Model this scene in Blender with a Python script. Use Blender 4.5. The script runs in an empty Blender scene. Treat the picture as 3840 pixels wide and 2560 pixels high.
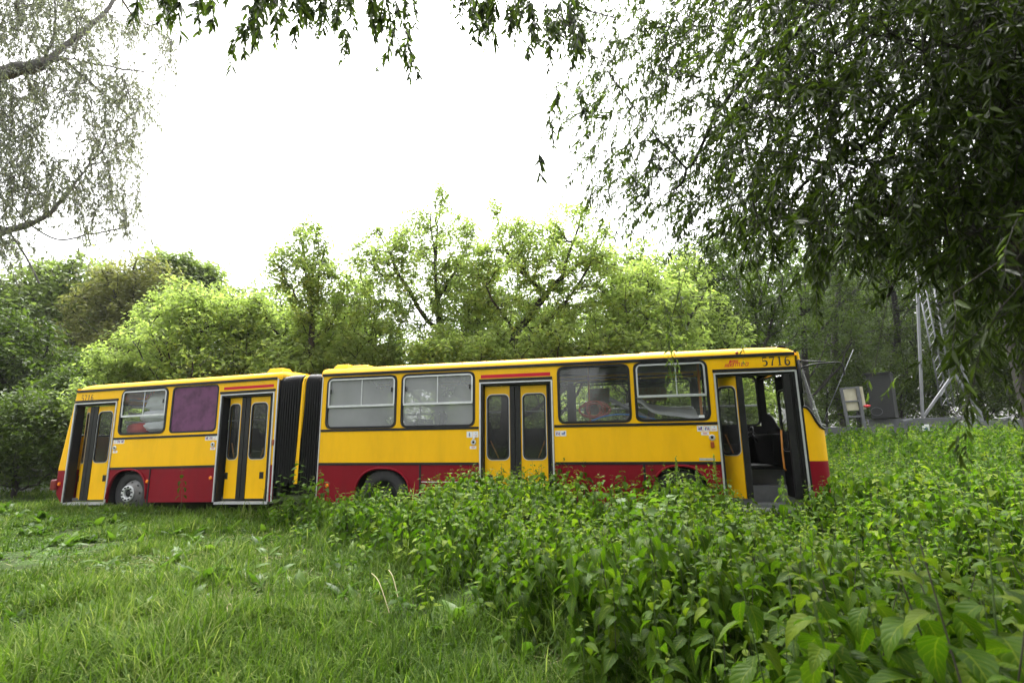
import bpy, math, random
import numpy as np
from mathutils import Matrix, Vector
R = math.radians
rng = np.random.default_rng(7)
random.seed(7)
S = bpy.context.scene
col = S.collection

# ------------------------------------------------------------------ camera
CAM = np.array([13.477, -9.472, 1.382])
YAW, PIT, ROL = R(13.3212), R(11.2924), R(-0.6864)
_cy, _sy, _cp, _sp = math.cos(YAW), math.sin(YAW), math.cos(PIT), math.sin(PIT)
FW = np.array([-_sy*_cp, _cy*_cp, _sp]); RT0 = np.array([_cy, _sy, 0.]); UP0 = np.cross(RT0, FW)
RI = math.cos(ROL)*RT0 + math.sin(ROL)*UP0
UP = -math.sin(ROL)*RT0 + math.cos(ROL)*UP0
cam = bpy.data.cameras.new('camera')
cam.sensor_width = 36; cam.lens = 1910.04/3840*36
cam.clip_start = 0.05; cam.clip_end = 2000
cam.dof.use_dof = True; cam.dof.focus_distance = 10.5; cam.dof.aperture_fstop = 3.2
co = bpy.data.objects.new('camera', cam); col.objects.link(co)
M = Matrix.Identity(4)
for i in range(3):
    M[i][0] = RI[i]; M[i][1] = UP[i]; M[i][2] = -FW[i]; M[i][3] = CAM[i]
co.matrix_world = M
S.camera = co

# ------------------------------------------------------------------ sky, sun, exposure
W = bpy.data.worlds.new('World'); S.world = W; W.use_nodes = True
wn, wl = W.node_tree.nodes, W.node_tree.links
bg = wn['Background']
sky = wn.new('ShaderNodeTexSky'); sky.sky_type = 'NISHITA'; sky.sun_disc = False
sky.sun_elevation = R(62); sky.sun_rotation = R(-20); sky.dust_density = 6.0; sky.air_density = 1.0
hs = wn.new('ShaderNodeHueSaturation'); hs.inputs['Saturation'].default_value = 0.10
wl.new(sky.outputs['Color'], hs.inputs['Color']); wl.new(hs.outputs['Color'], bg.inputs['Color'])
bg.inputs['Strength'].default_value = 0.15
sun = bpy.data.lights.new('sun', 'SUN'); sun.energy = 0.8; sun.angle = R(35); sun.color = (1, .97, .92)
so = bpy.data.objects.new('sun', sun); col.objects.link(so)
so.rotation_euler = (R(-28), 0, R(20))
S.view_settings.view_transform = 'Standard'; S.view_settings.look = 'None'
S.view_settings.exposure = 2.35; S.view_settings.gamma = 1.0
S.render.engine = 'CYCLES'
S.cycles.max_bounces = 8; S.cycles.transparent_max_bounces = 16; S.cycles.diffuse_bounces = 4
S.cycles.transmission_bounces = 4; S.cycles.glossy_bounces = 3

# ------------------------------------------------------------------ helpers
HAZE = .0003
PX = 3840/2352.0
def ray(px, py):
    """direction through a point of the 2352 px wide overview of the photograph"""
    return FW + RI*((px*PX-1920)/1910.04) - UP*((py*PX-1280)/1910.04)
def atY(px, py, Y):
    d = ray(px, py); return CAM + d*((Y-CAM[1])/d[1])
def atD(px, py, D):
    """point at horizontal range D"""
    d = ray(px, py); return CAM + d*(D/math.hypot(d[0], d[1]))
def sst(a, b, x):
    t = np.clip((np.asarray(x, float)-a)/(b-a), 0, 1); return t*t*(3-2*t)
def ground_h(x, y):
    x = np.asarray(x, float); y = np.asarray(y, float)
    h = -0.10 + 1.15*sst(0, 14, y)*sst(15.5, 22, x) + 0.35*sst(3.5, 14, y)*sst(-2, 3, x)*(1-sst(15, 20, x))
    h = h + 0.13*(1-sst(3, 8, x))*sst(-3, -.6, y)*(1-sst(3, 5, y))*sst(-3, 0, x)
    h = h + 0.03*np.sin(x*1.7+y*.6)*np.sin(y*1.3-x*.4) + 0.015*np.sin(x*4.1)*np.sin(y*3.7+1)
    h = h + 0.5*sst(16, 40, y)
    return h
def vnoise(x, y, s=1.0, seed=0):
    x = np.asarray(x)*s+seed*17.3; y = np.asarray(y)*s-seed*9.1
    xi = np.floor(x); yi = np.floor(y); fx = x-xi; fy = y-yi
    fx = fx*fx*(3-2*fx); fy = fy*fy*(3-2*fy)
    def hsh(a, b):
        v = np.sin(a*127.1+b*311.7+seed*3.3)*43758.5453; return v-np.floor(v)
    return (hsh(xi, yi)*(1-fx)+hsh(xi+1, yi)*fx)*(1-fy)+(hsh(xi, yi+1)*(1-fx)+hsh(xi+1, yi+1)*fx)*fy

def tag(o, label=None, cat=None, group=None, kind=None):
    if label: o['label'] = label
    if cat: o['category'] = cat
    if group: o['group'] = group
    if kind: o['kind'] = kind
    return o
ORG = {}
def empty(name, loc, label, cat, group=None):
    o = bpy.data.objects.new(name, None); col.objects.link(o)
    o.location = loc; o.empty_display_size = .2
    ORG[o.name] = np.array(loc, float)
    return tag(o, label, cat, group)
def link(o, parent=None):
    col.objects.link(o)
    if parent is not None: o.parent = parent
    return o
def origin_of(parent):
    while parent is not None:
        if parent.name in ORG: return ORG[parent.name]
        parent = parent.parent
    return np.zeros(3)

class MB:
    """collects shapes; build() links them as one mesh object"""
    def __init__(s): s.v = []; s.f = []; s.m = []
    def add(s, vs, fs, m=0):
        b = len(s.v); s.v += [tuple(map(float, p)) for p in vs]
        s.f += [tuple(b+i for i in f) for f in fs]; s.m += [m]*len(fs); return s
    def box(s, x0, x1, y0, y1, z0, z1, m=0):
        return s.add([(x0,y0,z0),(x1,y0,z0),(x1,y1,z0),(x0,y1,z0),(x0,y0,z1),(x1,y0,z1),(x1,y1,z1),(x0,y1,z1)],
              [(0,3,2,1),(4,5,6,7),(0,1,5,4),(1,2,6,5),(2,3,7,6),(3,0,4,7)], m)
    def obox(s, p0, p1, w, d, up=(0,1,0), m=0):
        """bar from p0 to p1 of section w (across) by d (along up)"""
        p0 = np.array(p0, float); p1 = np.array(p1, float); a = p1-p0; a /= np.linalg.norm(a)
        u = np.array(up, float); u -= a*(u@a); u /= np.linalg.norm(u); t = np.cross(a, u)
        vs = []
        for p in (p0, p1):
            for i, j in ((-1,-1),(1,-1),(1,1),(-1,1)): vs.append(p+t*i*w/2+u*j*d/2)
        return s.add(vs, [(0,1,2,3),(7,6,5,4),(0,4,5,1),(1,5,6,2),(2,6,7,3),(3,7,4,0)], m)
    def tube(s, pts, rad, n=8, m=0, closed=False, caps=True):
        pts = [np.array(p, float) for p in pts]; k = len(pts)
        rad = [rad]*k if np.isscalar(rad) else rad
        base = []; ref = None
        for i in range(k):
            a = pts[(i+1) % k]-pts[i-1] if closed else pts[min(i+1, k-1)]-pts[max(i-1, 0)]
            a = a/(np.linalg.norm(a)+1e-9)
            if ref is None:
                ref = np.array((0,0,1.)) if abs(a[2]) < .9 else np.array((1.,0,0))
            u = ref-a*(ref@a); u /= np.linalg.norm(u)+1e-9; ref = u; t = np.cross(a, u)
            base += [pts[i]+rad[i]*(math.cos(q)*u+math.sin(q)*t) for q in [2*math.pi*j/n for j in range(n)]]
        fs = []
        for i in range(k if closed else k-1):
            for j in range(n):
                a0 = i*n+j; a1 = i*n+(j+1) % n; b0 = ((i+1) % k)*n+j; b1 = ((i+1) % k)*n+(j+1) % n
                fs.append((a0, a1, b1, b0))
        if caps and not closed:
            fs.append(tuple(range(n))[::-1]); fs.append(tuple((k-1)*n+j for j in range(n)))
        return s.add(base, fs, m)
    def lathe(s, c, prof, n=32, m=0, axis='y'):
        """profile of (radius, offset along axis) about c; axis y"""
        vs = []; k = len(prof)
        for r, o in prof:
            for j in range(n):
                q = 2*math.pi*j/n
                vs.append((c[0]+r*math.cos(q), c[1]+o, c[2]+r*math.sin(q)) if axis == 'y' else (c[0]+r*math.cos(q), c[1]+r*math.sin(q), c[2]+o))
        fs = [(i*n+j, i*n+(j+1) % n, (i+1)*n+(j+1) % n, (i+1)*n+j) for i in range(k-1) for j in range(n)]
        return s.add(vs, fs, m)
    def poly(s, pts, y0, y1, m=0):
        """x-z outline extruded along y"""
        n = len(pts)
        vs = [(p[0], y0, p[1]) for p in pts]+[(p[0], y1, p[1]) for p in pts]
        fs = [tuple(range(n)), tuple(range(2*n-1, n-1, -1))]+[(i, n+i, n+(i+1) % n, (i+1) % n) for i in range(n)]
        return s.add(vs, fs, m)
    def ring(s, po, pi, y0, y1, m=0):
        """frame between two x-z outlines of equal count, extruded along y"""
        n = len(po)
        vs = [(p[0], y0, p[1]) for p in po]+[(p[0], y0, p[1]) for p in pi]+[(p[0], y1, p[1]) for p in po]+[(p[0], y1, p[1]) for p in pi]
        fs = []
        for i in range(n):
            j = (i+1) % n
            fs += [(i, j, n+j, n+i), (2*n+i, 3*n+i, 3*n+j, 2*n+j), (i, 2*n+i, 2*n+j, j), (n+i, n+j, 3*n+j, 3*n+i)]
        return s.add(vs, fs, m)
    def strip(s, pts, wid, y, m=0):
        """painted stroke in the x-z plane facing -y"""
        n = len(pts); vs = []
        for i in range(n):
            a = np.array(pts[min(i+1, n-1)])-np.array(pts[max(i-1, 0)]); a = a/(np.linalg.norm(a)+1e-9)
            t = np.array((-a[1], a[0])); p = np.array(pts[i]); w = wid[i] if not np.isscalar(wid) else wid
            for q in (p+t*w/2, p-t*w/2): vs.append((q[0], y, q[1]))
        return s.add(vs, [(2*i, 2*i+1, 2*i+3, 2*i+2) for i in range(n-1)], m)
    def build(s, name, mats, parent=None, xf=None, smooth=False, bevel=0):
        v = np.array(s.v, float)
        if xf is not None: v = xf(v)
        v = v-origin_of(parent)
        me = bpy.data.meshes.new(name); me.from_pydata(v.tolist(), [], s.f)
        for q in (mats if isinstance(mats, (list, tuple)) else [mats]): me.materials.append(q)
        me.polygons.foreach_set('material_index', s.m)
        if smooth: me.polygons.foreach_set('use_smooth', [True]*len(s.f))
        me.update()
        o = bpy.data.objects.new(name, me); link(o, parent)
        if bevel:
            b = o.modifiers.new('bevel', 'BEVEL'); b.width = bevel; b.segments = 2; b.limit_method = 'ANGLE'; b.angle_limit = R(40)
        return o

def npmesh(name, v, quads, mats, parent=None, var=None, uv=None, midx=None, smooth=False):
    v = np.asarray(v, float).reshape(-1, 3)-origin_of(parent)
    q = np.asarray(quads, np.int32).reshape(-1, 4); n = len(q)
    me = bpy.data.meshes.new(name)
    me.vertices.add(len(v)); me.vertices.foreach_set('co', v.astype(np.float32).ravel())
    me.loops.add(4*n); me.loops.foreach_set('vertex_index', q.ravel())
    me.polygons.add(n); me.polygons.foreach_set('loop_start', np.arange(0, 4*n, 4, dtype=np.int32))
    me.polygons.foreach_set('loop_total', np.full(n, 4, np.int32))
    for m in (mats if isinstance(mats, (list, tuple)) else [mats]): me.materials.append(m)
    if midx is not None: me.polygons.foreach_set('material_index', np.asarray(midx, np.int32))
    if smooth: me.polygons.foreach_set('use_smooth', np.ones(n, bool))
    me.update(calc_edges=True)
    if var is not None:
        a = me.attributes.new('var', 'FLOAT', 'FACE'); a.data.foreach_set('value', np.asarray(var, np.float32))
    if uv is not None:
        u = me.uv_layers.new(name='UVMap'); u.data.foreach_set('uv', np.asarray(uv, np.float32).reshape(-1, 2)[q.ravel()].ravel())
    o = bpy.data.objects.new(name, me); link(o, parent)
    return o

def rrect(x0, x1, z0, z1, r, n=5):
    pts = []
    for cx, cz, a0 in ((x1-r, z1-r, 0), (x0+r, z1-r, 90), (x0+r, z0+r, 180), (x1-r, z0+r, 270)):
        for i in range(n+1):
            a = R(a0+90*i/n); pts.append((cx+r*math.cos(a), cz+r*math.sin(a)))
    return pts
def crom(pts, k=6):
    """smooth curve through points (any dimension)"""
    P = [np.array(p, float) for p in pts]; out = []
    for i in range(len(P)-1):
        a, b, c, d = P[max(i-1, 0)], P[i], P[i+1], P[min(i+2, len(P)-1)]
        for j in range(k):
            t = j/k
            out.append(.5*((2*b)+(c-a)*t+(2*a-5*b+4*c-d)*t*t+(3*b-a-3*c+d)*t**3))
    out.append(P[-1]); return out

# ------------------------------------------------------------------ materials
def newmat(name):
    m = bpy.data.materials.new(name); m.use_nodes = True
    return m, m.node_tree.nodes, m.node_tree.links, m.node_tree.nodes['Principled BSDF']
def mat(name, c, rough=.5, metal=0., dirt=None, dirt_amt=.3, scale=4., coat=0., bump=0., spec=.5, stretch=(1,1,1)):
    m, n, l, p = newmat(name)
    p.inputs['Roughness'].default_value = rough; p.inputs['Metallic'].default_value = metal
    p.inputs['Coat Weight'].default_value = coat; p.inputs['Coat Roughness'].default_value = .12
    p.inputs['Specular IOR Level'].default_value = spec
    p.inputs['Base Color'].default_value = (*c, 1)
    if dirt or bump:
        tc = n.new('ShaderNodeTexCoord'); mp = n.new('ShaderNodeMapping'); mp.inputs['Scale'].default_value = stretch
        l.new(tc.outputs['Object'], mp.inputs['Vector'])
        nz = n.new('ShaderNodeTexNoise'); nz.inputs['Scale'].default_value = scale; nz.inputs['Detail'].default_value = 6; nz.inputs['Roughness'].default_value = .65
        l.new(mp.outputs['Vector'], nz.inputs['Vector'])
        if dirt:
            rp = n.new('ShaderNodeMapRange'); rp.inputs['From Min'].default_value = .42; rp.inputs['From Max'].default_value = .75
            rp.inputs['To Min'].default_value = 0; rp.inputs['To Max'].default_value = dirt_amt
            l.new(nz.outputs['Fac'], rp.inputs['Value'])
            mx = n.new('ShaderNodeMix'); mx.data_type = 'RGBA'
            mx.inputs['A'].default_value = (*c, 1); mx.inputs['B'].default_value = (*dirt, 1)
            l.new(rp.outputs['Result'], mx.inputs['Factor']); l.new(mx.outputs['Result'], p.inputs['Base Color'])
            rr = n.new('ShaderNodeMapRange'); rr.inputs['To Min'].default_value = rough*.8; rr.inputs['To Max'].default_value = min(1, rough*1.35)
            l.new(nz.outputs['Fac'], rr.inputs['Value']); l.new(rr.outputs['Result'], p.inputs['Roughness'])
        if bump:
            b = n.new('ShaderNodeBump'); b.inputs['Strength'].default_value = bump; b.inputs['Distance'].default_value = .01
            l.new(nz.outputs['Fac'], b.inputs['Height']); l.new(b.outputs['Normal'], p.inputs['Normal'])
    return m
def leafmat(name, c0, c1, c2, trans=.4, rough=.45, spec=.35, veins=False, tmul=1.6):
    """leaf: colour by the per-leaf value, part of the light passing through"""
    m, n, l, p = newmat(name)
    at = n.new('ShaderNodeAttribute'); at.attribute_name = 'var'
    cr = n.new('ShaderNodeValToRGB'); e = cr.color_ramp.elements
    e[0].position = 0.; e[0].color = (*c0, 1); e[1].position = 1.; e[1].color = (*c2, 1)
    k = cr.color_ramp.elements.new(.5); k.color = (*c1, 1)
    l.new(at.outputs['Fac'], cr.inputs['Fac']); colr = cr.outputs['Color']
    p.inputs['Roughness'].default_value = rough; p.inputs['Specular IOR Level'].default_value = spec
    if veins:
        tc = n.new('ShaderNodeTexCoord'); sp = n.new('ShaderNodeSeparateXYZ'); l.new(tc.outputs['UV'], sp.inputs[0])
        def mth(op, a, b=None):
            q = n.new('ShaderNodeMath'); q.operation = op
            for i, v in enumerate((a, b)):
                if v is None: continue
                if isinstance(v, (int, float)): q.inputs[i].default_value = v
                else: l.new(v, q.inputs[i])
            return q.outputs[0]
        au = mth('ABSOLUTE', sp.outputs['X'])
        rib = mth('LESS_THAN', au, .05)
        fr = mth('FRACT', mth('SUBTRACT', mth('MULTIPLY', sp.outputs['Y'], 7.), mth('MULTIPLY', au, 2.2)))
        side = mth('LESS_THAN', fr, .13)
        v = mth('MULTIPLY', mth('MAXIMUM', rib, mth('MULTIPLY', side, .6)), .45)
        mx = n.new('ShaderNodeMix'); mx.data_type = 'RGBA'; l.new(v, mx.inputs['Factor']); l.new(colr, mx.inputs['A'])
        mx.inputs['B'].default_value = (c2[0]*1.5, c2[1]*1.35, c2[2]*1.5, 1); colr = mx.outputs['Result']
        bp = n.new('ShaderNodeBump'); bp.inputs['Strength'].default_value = .5; bp.inputs['Distance'].default_value = .004
        l.new(mth('ABSOLUTE', mth('SUBTRACT', fr, .5)), bp.inputs['Height']); bp.invert = True
        l.new(bp.outputs['Normal'], p.inputs['Normal'])
    l.new(colr, p.inputs['Base Color'])
    tr = n.new('ShaderNodeBsdfTranslucent'); mu = n.new('ShaderNodeMix'); mu.data_type = 'RGBA'; mu.blend_type = 'MULTIPLY'
    mu.inputs['Factor'].default_value = 1; l.new(colr, mu.inputs['A']); mu.inputs['B'].default_value = (tmul*1.05, tmul*1.15, tmul*.65, 1)
    l.new(mu.outputs['Result'], tr.inputs['Color'])
    ms = n.new('ShaderNodeMixShader'); ms.inputs['Fac'].default_value = trans
    l.new(p.outputs[0], ms.inputs[1]); l.new(tr.outputs[0], ms.inputs[2])
    l.new(ms.outputs[0], n['Material Output'].inputs['Surface'])
    return m
def glassmat(name, tint, dirt, dirt_col, scale=1.2, base=.05):
    """window pane: see-through, mirror-like at a slant, with a film of dirt or fog"""
    m, n, l, p = newmat(name); n.remove(p)
    t = n.new('ShaderNodeBsdfTransparent'); t.inputs[0].default_value = (*tint, 1)
    g = n.new('ShaderNodeBsdfGlossy'); g.inputs['Roughness'].default_value = .06
    ge = n.new('ShaderNodeNewGeometry'); dt = n.new('ShaderNodeVectorMath'); dt.operation = 'DOT_PRODUCT'
    l.new(ge.outputs['Incoming'], dt.inputs[0]); l.new(ge.outputs['Normal'], dt.inputs[1])
    ab = n.new('ShaderNodeMath'); ab.operation = 'ABSOLUTE'; l.new(dt.outputs['Value'], ab.inputs[0])
    fr = n.new('ShaderNodeMath'); fr.operation = 'SUBTRACT'; fr.inputs[0].default_value = 1.; l.new(ab.outputs[0], fr.inputs[1])
    fp = n.new('ShaderNodeMath'); fp.operation = 'POWER'; l.new(fr.outputs[0], fp.inputs[0]); fp.inputs[1].default_value = 5.
    f = n.new('ShaderNodeMath'); f.operation = 'MULTIPLY_ADD'; l.new(fp.outputs[0], f.inputs[0]); f.inputs[1].default_value = .9; f.inputs[2].default_value = .035
    a = n.new('ShaderNodeMixShader'); l.new(f.outputs[0], a.inputs[0]); l.new(t.outputs[0], a.inputs[1]); l.new(g.outputs[0], a.inputs[2])
    d = n.new('ShaderNodeBsdfDiffuse'); d.inputs[0].default_value = (*dirt_col, 1)
    tc = n.new('ShaderNodeTexCoord'); nz = n.new('ShaderNodeTexNoise'); nz.inputs['Scale'].default_value = scale; nz.inputs['Detail'].default_value = 5
    l.new(tc.outputs['Object'], nz.inputs['Vector'])
    rp = n.new('ShaderNodeMapRange'); rp.inputs['From Min'].default_value = .3; rp.inputs['From Max'].default_value = .75
    rp.inputs['To Min'].default_value = base; rp.inputs['To Max'].default_value = dirt
    l.new(nz.outputs['Fac'], rp.inputs['Value'])
    b = n.new('ShaderNodeMixShader'); l.new(rp.outputs[0], b.inputs[0]); l.new(a.outputs[0], b.inputs[1]); l.new(d.outputs[0], b.inputs[2])
    l.new(b.outputs[0], n['Material Output'].inputs['Surface'])
    return m

YEL = mat('yellow_paint', (.86, .47, .001), .42, dirt=(.50, .27, .006), dirt_amt=.34, scale=3., spec=.15, coat=.05, stretch=(1, 1, .25))
REDP = mat('red_paint', (.20, .002, .010), .5, dirt=(.12, .008, .010), dirt_amt=.4, scale=3.5, spec=.15, stretch=(1, 1, .3))
BLK = mat('black_rubber', (.006, .006, .0065), .45, dirt=(.03, .03, .03), dirt_amt=.3, scale=6, spec=.3)
BEL = mat('bellows_rubber', (.003, .003, .0035), .5, spec=.3)
ALU = mat('aluminium', (.55, .56, .57), .42, .6, dirt=(.3, .3, .3), dirt_amt=.4, scale=8)
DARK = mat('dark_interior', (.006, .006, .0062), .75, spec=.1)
GREYI = mat('grey_interior', (.10, .10, .105), .7, dirt=(.05, .05, .05), dirt_amt=.5)
STEPM = mat('grey_step', (.20, .205, .22), .6, dirt=(.06, .06, .06), dirt_amt=.6, scale=3)
TYRE = mat('tyre_rubber', (.022, .022, .023), .75, dirt=(.07, .065, .06), dirt_amt=.6, scale=3, bump=.3)
RIM = mat('grey_rim', (.22, .22, .22), .55, .3, dirt=(.10, .08, .06), dirt_amt=.7, scale=9)
HUBR = mat('silver_hub_ring', (.55, .56, .56), .5, .3, dirt=(.25, .24, .22), dirt_amt=.6, scale=12)
AMB = mat('amber_lens', (.85, .22, .01), .25)
AMBD = mat('dark_amber_lens', (.30, .06, .01), .25)
TAIL = mat('tail_lens', (.16, .006, .01), .3)
WHT = mat('white_vinyl', (.72, .72, .74), .5, dirt=(.5, .5, .48), dirt_amt=.3)
INKB = mat('blue_ink', (.03, .07, .25), .5)
INKR = mat('red_ink', (.55, .02, .03), .5)
LOGO = mat('red_logo_paint', (.55, .035, .015), .45)
REDS = mat('red_stripe', (.52, .010, .03), .45, spec=.2)
INK = mat('black_ink', (.012, .012, .012), .45)
INKF = mat('faded_black_ink', (.05, .028, .01), .5, dirt=(.16, .08, .01), dirt_amt=.4, scale=30)
ORAN = mat('orange_handrail', (.55, .20, .02), .45)
PURP = mat('purple_board', (.135, .045, .115), .9, dirt=(.04, .022, .036), dirt_amt=.9, scale=3.2, bump=.2)
GLASS = glassmat('clear_glass', (.93, .94, .94), .07, (.45, .46, .46), 1.5, .0)
FOG = glassmat('fogged_glass', (.72, .73, .74), .52, (.46, .47, .48), .9, .28)
DGLASS = glassmat('dark_door_glass', (.70, .71, .70), .10, (.25, .25, .25), 2., .01)
CHAS = mat('black_chassis', (.012, .012, .012), .8)
STEEL = mat('galvanised_steel', (.17, .175, .185), .5, .4, dirt=(.14, .14, .15), dirt_amt=.6, scale=3)
STEELB = mat('grey_painted_steel', (.085, .088, .098), .6, dirt=(.10, .10, .11), dirt_amt=.6, scale=2.5)
BEIGE = mat('beige_panel', (.44, .40, .31), .6, dirt=(.20, .19, .10), dirt_amt=.6, scale=3, stretch=(1, 1, .4))
CABD = mat('dark_grey_cabinet', (.010, .011, .0115), .75, dirt=(.018, .018, .018), dirt_amt=.5, scale=5)
BARK = mat('dark_bark', (.014, .011, .009), .9, dirt=(.03, .025, .02), dirt_amt=.7, scale=9, bump=.6, stretch=(1, 1, .3))
BARKG = mat('grey_bark', (.035, .03, .026), .9, dirt=(.016, .014, .012), dirt_amt=.7, scale=9, bump=.6, stretch=(1, 1, .3))
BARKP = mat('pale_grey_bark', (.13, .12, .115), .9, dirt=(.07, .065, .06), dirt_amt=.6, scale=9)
TWIG = mat('twig_bark', (.022, .017, .011), .8)
L_MAPLE = leafmat('bright_maple_leaf', (.14, .18, .045), (.225, .28, .095), (.31, .365, .15), .55, .55, .1)
L_ELDER = leafmat('fresh_green_leaf', (.115, .15, .04), (.195, .245, .08), (.275, .325, .13), .55, .55, .1)
L_HAZED_GREEN = leafmat('hazed_green_leaf', (.09, .12, .040), (.14, .18, .055), (.20, .25, .08), .48, .5, .2)  # far green leaves made paler, haze painted into their colour
L_HAZED_OLIVE = leafmat('hazed_olive_leaf', (.115, .12, .045), (.165, .165, .06), (.22, .22, .08), .45, .5, .2)  # olive lightened too, so the colour stands in for haze
L_WOOD = leafmat('woodland_leaf', (.03, .05, .008), (.055, .085, .013), (.10, .14, .024), .42, .5, .2)
L_WILLOW = leafmat('willow_leaf', (.014, .022, .004), (.038, .058, .009), (.10, .145, .024), .48, .42, .2)
L_HAZED_WILLOW = leafmat('hazed_willow_leaf', (.085, .087, .08), (.125, .13, .11), (.17, .18, .13), .48)  # grey, pale tone imitates a veil of haze over the leaves
L_NETT = leafmat('nettle_leaf', (.020, .048, .002), (.042, .092, .004), (.115, .155, .010), .36, .5, .10, veins=True)
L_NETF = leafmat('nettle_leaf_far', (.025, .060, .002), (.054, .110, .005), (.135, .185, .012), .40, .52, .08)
L_DOCK = leafmat('dock_leaf', (.03, .065, .006), (.055, .11, .010), (.10, .165, .014), .38, .45, .22)
L_GRASS = leafmat('grass_blade', (.024, .052, .004), (.068, .118, .012), (.19, .22, .07), .36, .55, .06)
STEMG = mat('green_stem', (.06, .10, .02), .6)
STEMD = mat('dark_stem', (.035, .028, .018), .6)
STRAW = mat('dry_straw', (.30, .26, .14), .7)
SEEDM = mat('seed_head', (.20, .21, .10), .9)

# ------------------------------------------------------------------ ground
def make_ground():
    def axis(lo, hi, flo, fhi, fine, grow):
        a = list(np.arange(flo, fhi+1e-6, fine)); d = fine
        while a[-1] < hi: d *= grow; a.append(a[-1]+d)
        d = fine
        while a[0] > lo: d *= grow; a.insert(0, a[0]-d)
        return np.array(a)
    xs = axis(-400, 420, -8, 26, .35, 1.25); ys = axis(-150, 600, -10, 16, .35, 1.25)
    X, Y = np.meshgrid(xs, ys); Z = ground_h(X, Y)
    v = np.stack([X, Y, Z], -1).reshape(-1, 3); nx, ny = len(xs), len(ys)
    i = np.arange(ny-1)[:, None]*nx+np.arange(nx-1)[None]
    q = np.stack([i, i+1, i+nx+1, i+nx], -1).reshape(-1, 4)
    m, n, l, p = newmat('ground_soil'); p.inputs['Roughness'].default_value = .95; p.inputs['Specular IOR Level'].default_value = .08
    tc = n.new('ShaderNodeTexCoord'); nz = n.new('ShaderNodeTexNoise'); nz.inputs['Scale'].default_value = 2.2; nz.inputs['Detail'].default_value = 8
    l.new(tc.outputs['Object'], nz.inputs['Vector'])
    cr = n.new('ShaderNodeValToRGB'); e = cr.color_ramp.elements
    e[0].position = .3; e[0].color = (.022, .020, .012, 1); e[1].position = .7; e[1].color = (.05, .09, .02, 1)
    l.new(nz.outputs['Fac'], cr.inputs[0]); l.new(cr.outputs[0], p.inputs['Base Color'])
    b = n.new('ShaderNodeBump'); b.inputs['Strength'].default_value = .8; b.inputs['Distance'].default_value = .05
    l.new(nz.outputs['Fac'], b.inputs['Height']); l.new(b.outputs['Normal'], p.inputs['Normal'])
    o = npmesh('ground', v, q, m, smooth=True); tag(o, kind='structure')
make_ground()
def ribbon(name, pts, widths, m, lift):
    c = crom([(*p, w) for p, w in zip(pts, widths)], 8); v = []; q = []; K = 5
    for i, p in enumerate(c):
        a = c[min(i+1, len(c)-1)][:2]-c[max(i-1, 0)][:2]; a = a/np.linalg.norm(a); t = np.array((-a[1], a[0]))
        for k in range(K):
            s = (k/(K-1)-.5)*p[2]*(1+.12*math.sin(i*1.9+k)); x, y = p[:2]+t*s
            v.append((x, y, float(ground_h(x, y))+lift))
    for i in range(len(c)-1):
        for k in range(K-1): q.append((i*K+k, i*K+k+1, (i+1)*K+k+1, (i+1)*K+k))
    o = npmesh(name, v, q, m, smooth=True); return tag(o, kind='structure')
MUD = mat('trodden_dirt', (.038, .031, .026), .85, dirt=(.016, .013, .010), dirt_amt=.7, scale=1.5, bump=.5)
WET = mat('wet_track', (.03, .03, .031), .3, dirt=(.05, .047, .043), dirt_amt=.6, scale=.8)
ribbon('path', [(-7, -3.4), (-3.5, -1.6), (-1.6, -.3), (-1.0, .9), (-1.6, 2.8), (-2.6, 4.8)], [.9, .75, .6, .6, .8, 1.1], MUD, .006)
ribbon('road', [(-40, 2), (-20, 3.6), (-9, 5.3), (-3, 6.6), (2.5, 7.6)], [2.6, 2.4, 2.1, 1.9, 1.6], WET, .012)

# ------------------------------------------------------------------ the articulated bus
PR, YA = R(1.0532), R(-.1045)
def REAR(v):
    """pose of the rear section about the joint"""
    d = v-np.array([6.7, 1.25, .8])
    x = d[:, 0]*math.cos(PR)-d[:, 2]*math.sin(PR); z = d[:, 0]*math.sin(PR)+d[:, 2]*math.cos(PR)
    X = x*math.cos(YA)-d[:, 1]*math.sin(YA); Y = x*math.sin(YA)+d[:, 1]*math.cos(YA)
    return np.stack([X+6.7, Y+1.25, z+.8], 1)
bus = empty('articulated_bus', (8.3, 1.25, -.1), 'long yellow and red articulated city bus numbered 5716, abandoned in the weeds', 'bus')
WID = 2.5; ZD, ZT, ZW, ZL, ZB = 2.83, 2.54, 1.681, 1.014, .275
INSET = .12

def side_panel(mb, x0, x1, z0, z1, y, th, m=0):
    mb.box(x0, x1, min(y, y+th), max(y, y+th), z0, z1, m)
def panel_hole(mb, x0, x1, z0, z1, hole, y, th, m=0):
    """panel with a rounded window opening"""
    n = len(hole)//4
    cor = [(x1, z1), (x0, z1), (x0, z0), (x1, z0)]
    outer = [cor[i//n] for i in range(4*n)]
    N = 4*n
    vs = [(p[0], y, p[1]) for p in hole]+[(p[0], y, p[1]) for p in outer]+[(p[0], y+th, p[1]) for p in hole]+[(p[0], y+th, p[1]) for p in outer]
    fs = []
    for i in range(N):
        j = (i+1) % N; same = outer[i] == outer[j]
        fs.append((i, N+i, j) if same else (i, N+i, N+j, j))
        fs.append((2*N+i, 2*N+j, 3*N+i) if same else (2*N+i, 2*N+j, 3*N+j, 3*N+i))
        fs.append((i, j, 2*N+j, 2*N+i))
    mb.add(vs, fs, m)
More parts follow.
